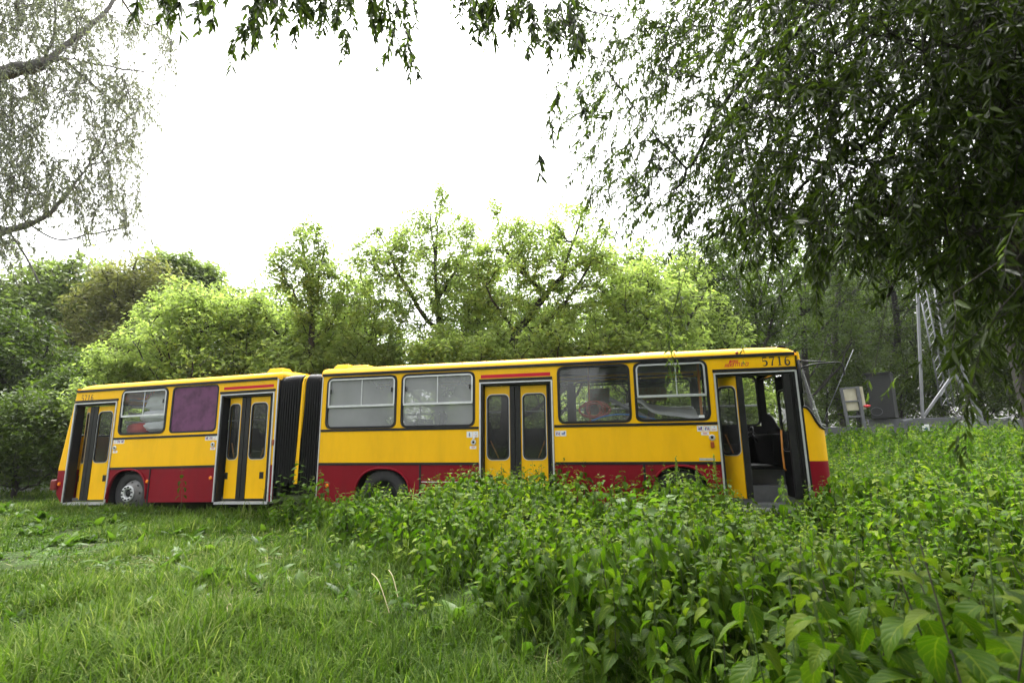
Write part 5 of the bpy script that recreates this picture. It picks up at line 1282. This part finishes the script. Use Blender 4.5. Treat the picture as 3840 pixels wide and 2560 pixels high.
def nettle_arrays(rg, H, detail, leafL=.105, gap=.075, topbare=False, spikes=False):
    """stem with crossed pairs of toothed leaves"""
    V = []; Q = []; U = []; VAR = []; b = 0
    lean = rg.normal(size=2)*.09; n = 8
    def axis(z): t = z/H; return np.array([lean[0]*t*t*H+.01*math.sin(5*t), lean[1]*t*t*H, z])
    z = H*.22; k = 0
    while z < H-.01:
        t = z/H; size = leafL*(.55+.75*math.sin(math.pi*min(1, .2+.72*t)))*(1 if t < .8 else max(.28, 1-(t-.8)*3.4))
        a0 = (k % 2)*math.pi/2+rg.normal()*.25
        for side in (0, math.pi):
            if rg.uniform() < .06: continue
            L = size*rg.uniform(.8, 1.2)
            if detail: lv, lq, lu = leaf_grid(L, L*.56, 10, 2, rg.uniform(.5, 1.5), .30, .07)
            else: lv, lq, lu = leaf_grid(L, L*.58, 3, 1, rg.uniform(.5, 1.4), .25)
            pet = .028*size/leafL; yaw = a0+side+rg.normal()*.2; pitch = rg.uniform(-.95, .15)+(.7 if t > .88 else 0)
            p = axis(z)+np.array([math.cos(yaw)*pet, math.sin(yaw)*pet, pet*.4])
            V.append(place(lv, yaw, pitch, rg.normal()*.25, p)); Q.append(lq+b); U.append(lu); b += len(lv)
            VAR.append(np.full(len(lq), np.clip(.16+.42*t**2+rg.normal()*.17+(.22 if t > .9 else 0)+(.55 if rg.uniform() < .035 else 0), 0, 1)))
        z += gap*(1.15-.6*t)*rg.uniform(.85, 1.15); k += 1
    LV = np.concatenate(V), np.concatenate(Q), np.concatenate(U), np.concatenate(VAR)
    zs = np.linspace(0, H, 5); P = np.array([axis(q_) for q_ in zs]); rad = np.linspace(.0045, .0015, 5)
    sv, sq = tubes(P, np.arange(5)-1, rad, 5 if detail else 3)
    if spikes:
        A = []; Bp = []
        for q_ in range(14):
            zz = H*rg.uniform(.86, 1.0); p = axis(zz); d = unit(np.array([rg.normal(), rg.normal(), -.6])); A.append(p); Bp.append(p+d*.04)
        v2, q2 = seg_tubes(np.array(A), np.array(Bp), np.full(14, .003), np.full(14, .0015)); sq = np.concatenate([sq, q2+len(sv)]); sv = np.concatenate([sv, v2])
    return LV, (sv, sq)
def nettle_height(x, y):
    x = np.asarray(x, float); y = np.asarray(y, float)
    h = .80+.22*(vnoise(x, y, .9, 1)-.5)+.12*(vnoise(x, y, 2.3, 2)-.5)
    dcam = np.hypot(x-CAM[0], y-CAM[1]); h = h*(1+.32*(1-sst(1, 5, dcam)))
    # lower in the lane leading to the open front door
    lane = 14.0+(y+9.5)*.165; h = h-.30*np.exp(-((x-lane)/.55)**2)*sst(-5.5, -2.2, y)*(1-sst(-.3, .6, y))
    h = h*(.60+.40*sst(6.5, 10.5, x))
    h = h+.20*sst(-3.5, -1, y)*(1-sst(0, 1, y))*sst(9, 11.5, x)*(1-sst(14.7, 15.1, x)*(1-sst(15.9, 16.4, x)))
    h = h+.12*sst(11, 20, np.hypot(x-CAM[0], y-CAM[1]))
    return h
BND = np.array([(-11, 14.3), (-8.6, 14.0), (-7.2, 13.45), (-6.3, 13.0), (-3.9, 11.4), (-2.4, 9.6), (-1.2, 8.0), (-.3, 6.9), (.2, 6.6)])
def nett_mask(x, y):
    """0 grass .. 1 nettle bed"""
    edge = np.interp(y, BND[:, 0], BND[:, 1]); w = .25+.25*(y+9)/9
    dn = sst(3.2, 7, np.hypot(x-CAM[0], y-CAM[1]))
    return sst(-w-.45-.45*dn, w+.35, x-edge+.45*dn+(.5+.8*dn)*(vnoise(x, y, .8, 4)-.5))**1.3
def visible(x, y, z, m=.06):
    d = np.stack([x-CAM[0], y-CAM[1], z-CAM[2]], -1); f = d@FW; X = d@RI/np.maximum(f, .05); Y = d@UP/np.maximum(f, .05)
    return (f > .1) & (np.abs(X) < 1.5+m) & (np.abs(Y) < .95+m+.3/np.maximum(f, .3))
def inframe(x, y, z):
    d = np.stack([x-CAM[0], y-CAM[1], z-CAM[2]], -1); f = d@FW
    return (f > .3) & (np.abs(d@RI/np.maximum(f, .05)) < 1.0) & (np.abs(d@UP/np.maximum(f, .05)) < .67)
BUSBOX = lambda x, y: (x > .1) & (x < 16.75) & (y > -.14) & (y < 2.7)
rg = np.random.default_rng(300)
# candidate positions, denser near the camera
def scatter(x0, x1, y0, y1, dens, rg):
    n = int((x1-x0)*(y1-y0)*dens); return rg.uniform(x0, x1, n), rg.uniform(y0, y1, n)
bed = [scatter(10, 24, -11, 0, 34, rg), scatter(6, 12, -3, 0, 26, rg), scatter(16.6, 30, -1, 6, 20, rg), scatter(17, 42, 5, 17, 12, rg)]
NX = np.concatenate([b_[0] for b_ in bed]); NY = np.concatenate([b_[1] for b_ in bed])
NZ = ground_h(NX, NY); NH = nettle_height(NX, NY)*rg.uniform(.62, 1.16, len(NX))
dc_ = np.hypot(NX-CAM[0], NY-CAM[1])
ok = (rg.uniform(size=len(NX)) < nett_mask(NX, NY)) & ~BUSBOX(NX, NY) & visible(NX, NY, NZ+NH) & (dc_ > 1.0)
# nothing taller than the sight line right in front of the lens
ok &= ~((dc_ < 3.0) & (NX < np.interp(NY, BND[:, 0], BND[:, 1])+.1))
ok &= ~((dc_ < 1.6) & (NZ+NH > CAM[2]-.16*dc_))
NH = NH*(.5+.5*sst(.1, .9, nett_mask(NX, NY)))
NX, NY, NZ, NH, dc_ = NX[ok], NY[ok], NZ[ok], NH[ok], dc_[ok]
order = np.argsort(dc_/NH+np.where(inframe(NX, NY, NZ+NH*.9), 0, 100)); NEAR = order[:290]; REST = order[290:]
GN = 'nettle stems of the dense bed nearest the camera'
protos = []
for v_ in range(7):
    (lv, lq, lu, lvar), (sv, sq) = nettle_arrays(np.random.default_rng(500+v_), .95, True, .115, .080)
    root = bpy.data.objects.new('stinging_nettle', None)
    p0 = npmesh('leaves', lv, lq, L_NETT, None, var=lvar, uv=lu, smooth=True); p1 = npmesh('stem', sv, sq, STEMD if v_ % 2 else STEMG, None, smooth=True)
    protos.append((p0, p1))
used = set()
for i, k in enumerate(NEAR):
    v_ = i % 7; r_ = bpy.data.objects.new('stinging_nettle', None); col.objects.link(r_); r_.empty_display_size = .1
    r_.location = (NX[k], NY[k], NZ[k]-.01); s_ = NH[k]/.95; r_.scale = (s_, s_, s_) if s_ > .8 else (.85, .85, s_); r_.rotation_euler = (rg.normal()*.07, rg.normal()*.07, rg.uniform(0, 6.28))
    tag(r_, 'leafy stinging nettle stem in the dense green bed right of the grass', 'nettle', GN)
    for ch_ in protos[v_]:
        c2 = ch_ if v_ not in used else ch_.copy()
        if v_ in used: col.objects.link(c2)
        c2.parent = r_
    used.add(v_)
def bed_mesh(name, X, Y, Z, H, dist, label):
    V = []; Q = []; VAR = []; MI = []; b = 0; rgb = np.random.default_rng(44)
    nv_ = 9; sel = rgb.integers(0, nv_, len(X))
    for v_ in range(nv_):
        (lv, lq, lu, lvar), (sv, sq) = nettle_arrays(np.random.default_rng(700+v_), .9, False, .125, .105)
        tv = np.concatenate([lv, sv]); tq = np.concatenate([lq, sq+len(lv)]); mi = np.concatenate([np.zeros(len(lq)), np.ones(len(sq))]); va = np.concatenate([lvar, np.zeros(len(sq))])
        I = np.where(sel == v_)[0]
        if not len(I): continue
        th = rgb.uniform(0, 6.28, len(I)); sc = H[I]/.9; c, s = np.cos(th), np.sin(th); lx = rgb.normal(size=len(I))*.08; ly = rgb.normal(size=len(I))*.08
        x = tv[None, :, 0]*c[:, None]-tv[None, :, 1]*s[:, None]; y = tv[None, :, 0]*s[:, None]+tv[None, :, 1]*c[:, None]; z = tv[None, :, 2]*sc[:, None]
        hs_ = np.clip(sc, .8, 1.2)[:, None]
        v = np.stack([x*hs_+z*lx[:, None]+X[I][:, None], y*hs_+z*ly[:, None]+Y[I][:, None], z+Z[I][:, None]-.01], -1).reshape(-1, 3)
        q = (np.arange(len(I))[:, None, None]*len(tv)+tq[None]).reshape(-1, 4)+b; b += len(v)
        V.append(v); Q.append(q); MI.append(np.tile(mi, len(I))); VAR.append(np.clip(np.tile(va, len(I))+np.repeat(rgb.normal(size=len(I))*.2, len(tq)), 0, 1))
    o = npmesh(name, np.concatenate(V), np.concatenate(Q), [L_NETF, STEMD], var=np.concatenate(VAR), midx=np.concatenate(MI)); return tag(o, label, 'nettle bed', kind='stuff')
bed_mesh('nettle_bed', NX[REST], NY[REST], NZ[REST], NH[REST], dc_[REST], 'dense bed of nettles and weeds around the front half of the bus')
print('nettles', len(NX))
# tall single weeds that stand out
GW = 'single tall weeds standing out'
def tall_weed(name, x, y, H, label, kind, seed, leafL=.12, gap=.09, spikes=False):
    r_ = np.random.default_rng(seed); z = float(ground_h(x, y))
    root = empty(name, (x, y, z), label, 'weed', GW); o_ = np.array([x, y, z])
    (lv, lq, lu, lvar), (sv, sq) = nettle_arrays(r_, H, True, leafL, gap, spikes=spikes)
    if kind == 'lobed':
        V = []; Q = []; U = []; VA = []; b = 0
        for k in range(int(H/.05)):
            t = .12+.86*k/int(H/.05); L = leafL*(1.5-1.0*t)*r_.uniform(.8, 1.2); a = k*2.4+r_.normal()*.3
            g, gq, gu = leaf_grid(L, L*.8, 9, 2, r_.uniform(.4, 1.2), .18, .22)
            pet = L*.5; p = np.array([math.cos(a)*pet*.7, math.sin(a)*pet*.7, H*t+pet*.35]); V.append(place(g, a, r_.uniform(-.1, .4), r_.normal()*.3, p)); Q.append(gq+b); U.append(gu); b += len(g); VA.append(np.full(len(gq), np.clip(.55+r_.normal()*.2, 0, 1)))
        lv, lq, lu, lvar = np.concatenate(V), np.concatenate(Q), np.concatenate(U), np.concatenate(VA)
    npmesh('leaves', lv+o_, lq, L_DOCK if kind == 'lobed' else L_NETT, root, var=lvar, uv=lu, smooth=True)
    npmesh('stem', sv+o_, sq, STEMG, root, smooth=True)
    if kind == 'seedy' or spikes:
        n = 220; zz = H*(.72+.33*r_.uniform(0, 1, n)**.8); rr = .055*(1.06-zz/H)/.34*r_.uniform(.2, 1, n); a = r_.uniform(0, 6.28, n)
        p = np.stack([np.cos(a)*rr, np.sin(a)*rr, zz], 1)+o_; v, q = leaves4(p, unit(r_.normal(size=(n, 3))), unit(r_.normal(size=(n, 3))), .018, .012); npmesh('seed_head', v, q, L_DOCK, root, var=np.full(n, .9))
    return root
tall_weed('garlic_mustard', 7.02, -.45, 1.22, 'lobed leaf weed with tall sprigs in front of the black bellows', 'lobed', 1, .17)
tall_weed('garlic_mustard', 6.72, -.55, .95, 'lower lobed leaf weed beside the yellow bellows hoop', 'lobed', 2, .17)
tall_weed('garlic_mustard', 7.35, -.65, .85, 'lobed leaf weed in front of the pale edge strip of the front section', 'lobed', 3, .15)
tall_weed('thistle', 4.32, -.45, .98, 'thin withered weed against the red skirt left of the second door', 'nettle', 4, .10, .17)
tall_weed('stinging_nettle', 8.02, -1.0, 1.05, 'tall nettle in front of the middle wheel arch', 'nettle', 5, .13)
tall_weed('stinging_nettle', 8.75, -1.1, .92, 'nettle drooping over the middle wheel', 'nettle', 6, .13)
tall_weed('stinging_nettle', 7.7, -1.0, .95, 'nettle between the bellows and the middle wheel', 'nettle', 7, .12)
tall_weed('sorrel', 14.02, -1.6, 1.18, 'tall light green sorrel in front of the red skirt, left one of two', 'seedy', 8, .10)
tall_weed('sorrel', 14.55, -1.5, 1.20, 'tall light green sorrel spike nearest the open front door', 'seedy', 9, .10)
tall_weed('sorrel', 14.28, -1.7, 1.05, 'short sorrel between the two tall sorrel spikes', 'seedy', 10, .10)
tall_weed('stinging_nettle', 15.25, -2.2, .98, 'single upright nettle before the grey steps of the open door', 'nettle', 11, .15, .16, True)
for i, (x, y) in enumerate(((13.55, -2.3), (13.9, -2.6), (13.3, -2.8), (13.75, -3.1))):
    tall_weed('dock', x, y, .78+.05*i, ['upright broad leaf dock below the sorrel spikes', 'second broad leaf dock, nearer than the upright one', 'broad leaf dock left of the other docks by the nettles', 'nearest broad leaf dock in the middle of the nettle bed'][i], 'lobed', 30+i, .26)

# ------------------------------------------------------------------ dock rosettes and burdock in the grass
def rosette(name, x, y, n, L, label, seed, up=.7, m=L_DOCK):
    r_ = np.random.default_rng(seed); z = float(ground_h(x, y)); root = empty(name, (x, y, z), label, 'weed', 'broad leaf weeds in the grass'); V = []; Q = []; U = []; VA = []; b = 0
    for k in range(n):
        l = L*r_.uniform(.6, 1.15); g, gq, gu = leaf_grid(l, l*r_.uniform(.28, .42), 10, 2, r_.uniform(.6, 1.9), .25, .04); g[:, 2] += .012*np.sin(g[:, 0]*60)*np.abs(g[:, 1])/l*3
        V.append(place(g, k*2.4+r_.normal()*.3, r_.uniform(.2, 1.3)*up, r_.normal()*.3, (x, y, z+.02))); Q.append(gq+b); U.append(gu); b += len(g); VA.append(np.full(len(gq), np.clip(.45+r_.normal()*.22, 0, 1)))
    npmesh('leaves', np.concatenate(V), np.concatenate(Q), m, root, var=np.concatenate(VA), uv=np.concatenate(U), smooth=True)
    mb = MB(); mb.tube([(x, y, z-.02), (x, y, z+.05)], [.012, .008], 6); mb.build('crown_stem', STEMG, root)
def gpx(px, py):
    d = ray(px, py); t = (-.1-CAM[2])/d[2]; p = CAM+d*t; return float(p[0]), float(p[1])
ros = [(470, 1345, 9, .30, 'bent broad leaf dock in the mown grass, alone in the left half'), (560, 1330, 8, .22, 'small dock right of the bent one in the grass'), (395, 1290, 8, .22, 'dock at the left of the flattened grass'), (640, 1330, 7, .20, 'low dock beside the flattened straw'),
       (870, 1240, 8, .28, 'dock at the edge between grass and nettles'), (950, 1290, 9, .26, 'pale ragged dock in the middle of the long grass'), (1130, 1400, 8, .34, 'long leaved dock in the lower middle of the grass'), (1060, 1440, 8, .28, 'dock left of the long leaved one'), (1200, 1420, 7, .30, 'dock leaning towards the nettles at the lower middle'), (1210, 1530, 8, .22, 'small dock at the bottom edge by the bare soil'),
       (760, 1180, 8, .26, 'dock under the bellows weeds'), (700, 1165, 7, .22, 'dock below the second door'), (330, 1420, 6, .16, 'tiny dock low on the left'), (250, 1310, 6, .18, 'dock far left in the short grass'), (600, 1250, 7, .20, 'dock before the rear wheel arch panel'), (820, 1330, 8, .2, 'dock among the straws'), (450, 1250, 7, .18, 'dock below the rear wheel'), (1000, 1220, 8, .3, 'dock against the nettle bed under the middle wheel'), (540, 1420, 6, .14, 'small dock below the flattened grass')]
for i, (px, py, n, L, lab) in enumerate(ros):
    x, y = gpx(px, py); rosette('dock', x, y, n+3, L*1.45, lab, 900+i, 1.1)
# dry pale stalks
stalks = [((850, 1310), (905, 1440), .35, 'dry pale stalk leaning in the grass, longest of the left pair'), ((890, 1290), (925, 1420), .32, 'forked dry stalk next to the long pale one'), ((840, 1420), (900, 1470), .12, 'low bent dry stalk'), ((780, 1525), (905, 1500), .06, 'dry straw lying flat near the bottom edge'), ((1210, 1330), (1215, 1400), .36, 'dry stalk with a hooked tip among the grass'), ((1245, 1290), (1265, 1370), .40, 'dry stalk in front of the nettle bed'), ((515, 1430), (520, 1480), .2, 'hooked pale stalk in the left grass')]
for i, (a_, b_, h_, lab) in enumerate(stalks):
    x0, y0 = gpx(*b_); x1, y1 = gpx(a_[0], a_[1]+(b_[1]-a_[1])*.75); z = float(ground_h(x0, y0)); d = np.array([x1-x0, y1-y0])
    mb = MB(); pts = [(x0, y0, z), (x0+d[0]*.35, y0+d[1]*.35, z+h_*.5), (x0+d[0]*.7, y0+d[1]*.7, z+h_*.9), (x1, y1, z+h_)]
    if 'hook' in lab: pts += [(x1+.03, y1, z+h_+.02), (x1+.06, y1, z+h_-.06)]
    mb.tube(crom(pts, 4), .004, 5); tag(mb.build('dry_stalk', STRAW, None, smooth=True), lab, 'stalk', 'dry stalks in the grass')

# ------------------------------------------------------------------ grass
PATCH = [(590, 1235, 700, .9), (640, 1290, 1100, .8), (700, 1330, 800, .6), (520, 1265, 700, .9), (430, 1290, 500, .8), (760, 1390, 350, .4), (1230, 1545, 520, .25), (560, 1400, 400, .4), (300, 1300, 500, 1.2), (470, 1370, 350, .35), (350, 1460, 300, .3), (640, 1480, 260, .25)]
PC = [(*gpx(a, b), s_) for a, b, n_p, s_ in PATCH]
def trodden(x, y):
    t = np.zeros(np.shape(x))
    for a, b, s_ in PC: t = np.maximum(t, np.exp(-((x-a)/(s_*1.1))**2-((y-b)/(s_*.55))**2))
    return t*sst(.25, .6, vnoise(x, y, 2.2, 71)*.7+vnoise(x, y, 6., 72)*.5)
def cut_straw():
    r_ = np.random.default_rng(88); P = []
    for px, py, n, sx in PATCH:
        x, y = gpx(px, py); P.append(np.stack([x+r_.normal(size=n)*sx, y+r_.normal(size=n)*sx*.4], 1))
    P = np.concatenate(P); N = len(P); z = ground_h(P[:, 0], P[:, 1])+r_.uniform(.01, .07, N)
    p = np.concatenate([P, z[:, None]], 1); d = unit(r_.normal(size=(N, 3))*np.array([1, 1, .22])); v, q = leaves4(p, d, unit(r_.normal(size=(N, 3))*.4+np.array([0, 0, 1])), r_.uniform(.06, .2, N), r_.uniform(.004, .010, N), .1)
    m = leafmat('cut_grass_blade', (.09, .11, .03), (.16, .165, .06), (.24, .22, .11), .2, .6, .15)
    o = npmesh('cut_grass', v, q, m, var=r_.uniform(0, 1, N)); tag(o, 'pale cut grass lying flat in patches on the lawn', 'cut grass', kind='stuff')
cut_straw()
def grass():
    r_ = np.random.default_rng(15)
    zones = [(7, 14, -9.5, -7.4, 1100), (-2, 7, -7, -4.2, 350), (10, 16, -7.6, -5.2, 1900), (6, 14, -5.6, -3.2, 1300), (2, 12, -3.8, -1.2, 900), (-4, 9, -2.2, .1, 560), (-14, 3, -6, 6, 160), (8.5, 12.5, -8, -5.4, 1500), (5, 9, -7, -4.5, 700), (-30, 2, 2, 16, 40), (17, 45, 2, 20, 24)]
    X = []; Y = []
    for z in zones:
        a, b = scatter(*z, r_); X.append(a); Y.append(b)
    X = np.concatenate(X); Y = np.concatenate(Y); Z = ground_h(X, Y)
    d = np.hypot(X-CAM[0], Y-CAM[1]); pat = vnoise(X, Y, .7, 8)*.6+vnoise(X, Y, 2.1, 9)*.4
    bald = vnoise(X, Y, .9, 21)*.65+vnoise(X, Y, 3.1, 22)*.35
    ok = visible(X, Y, Z+.1, .02) & (d > 1.9) & ~(BUSBOX(X, Y) & (Y > .05)) & (r_.uniform(size=len(X)) < 1-.72*nett_mask(X, Y)) & (r_.uniform(size=len(X)) < np.clip((bald-.24)*6, .12, 1))
    ok &= ~(np.abs(X-np.interp(Y, [-3.4, -1.6, -.3, .9, 2.8, 4.8], [-7, -3.5, -1.6, -1.0, -1.6, -2.6])) < .42)
    ok &= ~((X < 3) & (np.abs(Y-np.interp(X, [-40, -20, -9, -3, 2.5], [2, 3.6, 5.3, 6.6, 7.6])) < 1.0))
    X, Y, Z, d, pat = X[ok], Y[ok], Z[ok], d[ok], pat[ok]; N = len(X)
    # longer towards the nettles and against the bus, shorter on the trodden left
    lng = .095+.17*sst(5.5, 11.5, X+.5*Y+3)+.13*sst(.52, .8, vnoise(X, Y, 1.7, 41)*.6+vnoise(X, Y, 4.5, 42)*.4)+.10*np.exp(-((Y+.25)/.35)**2)
    nm_ = nett_mask(X, Y); lng = lng+.30*nm_*r_.uniform(.2, 1, N); tro = trodden(X, Y); L = lng*(.6+.8*pat)*r_.uniform(.55, 1.35, N)*(1-.7*tro); wd = r_.uniform(.0026, .0072, N)*(1+.10*np.clip(d-4, 0, 14))
    az = r_.uniform(0, 6.28, N); bend = r_.gamma(2.4, .62, N).clip(.2, 2.8); lean = r_.uniform(0, .9, N)
    K = 4; V = np.zeros((N, K, 2, 3)); hx, hy = np.cos(az), np.sin(az); p = np.stack([X, Y, Z-.005], 1); ang = lean.copy()
    for k in range(K):
        w = wd*(1, .85, .6, .08)[k]; V[:, k, 0] = p+np.stack([-hy*w, hx*w, 0*w], 1); V[:, k, 1] = p-np.stack([-hy*w, hx*w, 0*w], 1)
        st = L/(K-1); p = p+np.stack([np.sin(ang)*hx*st, np.sin(ang)*hy*st, np.cos(ang)*st], 1); ang = ang+bend/(K-1)
    b = np.arange(N)[:, None]*8; q = np.concatenate([(b+np.array([2*k, 2*k+1, 2*k+3, 2*k+2]))[:, None] for k in range(K-1)], 1).reshape(-1, 4)
    var = np.clip(.05+.6*pat+r_.normal(size=N)*.2+(r_.uniform(size=N) < .06)*.5, 0, 1)
    o = npmesh('grass', V.reshape(-1, 3), q, L_GRASS, var=np.repeat(var, 3)); tag(o, 'short and long green grass around the rear half of the bus', 'grass', kind='stuff')
    print('grass blades', N)
    # mixed low weeds scattered through the lawn
    nn = 900; x = r_.uniform(-3, 13.8, nn); y = r_.uniform(-7.6, -.3, nn); keep = visible(x, y, ground_h(x, y)+.1) & (np.hypot(x-CAM[0], y-CAM[1]) > 2.4) & (r_.uniform(size=nn) < .25+.75*sst(.4, .7, vnoise(x, y, .8, 61))); x, y = x[keep], y[keep]
    V = []; Q = []; VA = []; b = 0
    for xx, yy in zip(x, y):
        k = r_.integers(5, 11); L0 = r_.uniform(.12, .30); zz = float(ground_h(xx, yy)); tone = r_.uniform(.1, .8)
        for j in range(k):
            l = L0*r_.uniform(.6, 1.2); g, gq, gu = leaf_grid(l, l*r_.uniform(.25, .45), 5, 1, r_.uniform(.5, 1.9), .25, .08 if j % 2 else 0); g = place(g, j*2.4+r_.normal()*.4, r_.uniform(.3, 1.35), r_.normal()*.3, (xx, yy, zz+.01)); V.append(g); Q.append(gq+b); b += len(g); VA.append(np.full(len(gq), np.clip(tone+r_.normal()*.15, 0, 1)))
    o = npmesh('weeds', np.concatenate(V), np.concatenate(Q), L_DOCK, var=np.concatenate(VA), smooth=True, uv=None); tag(o, 'scattered low broad leaf weeds in the rough lawn', 'weeds', kind='stuff')
    # low clover-like leaves between the blades
    n = 42000; x = r_.uniform(-4, 14.5, n); y = r_.uniform(-7.5, .1, n); z = ground_h(x, y); okk = visible(x, y, z, .02) & (np.hypot(x-CAM[0], y-CAM[1]) > 2) & ~(BUSBOX(x, y)) & (vnoise(x, y, 1.3, 31) > .38); x, y, z = x[okk], y[okk], z[okk]; n = len(x)
    p = np.stack([x, y, z+r_.uniform(.01, .09, n)], 1); v, q = leaves6(p, unit(r_.normal(size=(n, 3))*np.array([1, 1, .35])), unit(r_.normal(size=(n, 3))*.35+np.array([0, 0, 1])), r_.uniform(.02, .05, n), r_.uniform(.012, .025, n), .15, .2)
    o = npmesh('undergrowth', v, q, L_DOCK, var=np.repeat(np.clip(r_.beta(2, 3, n), 0, 1), 2)); tag(o, 'small low weeds growing between the grass blades', 'undergrowth', kind='stuff')
grass()

# ------------------------------------------------------------------ damp air over the meadow
mb = MB(); mb.box(-110, 130, -30, 110, -3, 24)
hm = bpy.data.materials.new('damp_air'); hm.use_nodes = True; hn = hm.node_tree.nodes; hn.remove(hn['Principled BSDF'])
pv = hn.new('ShaderNodeVolumePrincipled'); pv.inputs['Color'].default_value = (.93, .94, .95, 1); pv.inputs['Density'].default_value = HAZE; pv.inputs['Anisotropy'].default_value = .2
hm.node_tree.links.new(pv.outputs[0], hn['Material Output'].inputs['Volume'])
tag(mb.build('haze', hm), kind='stuff')
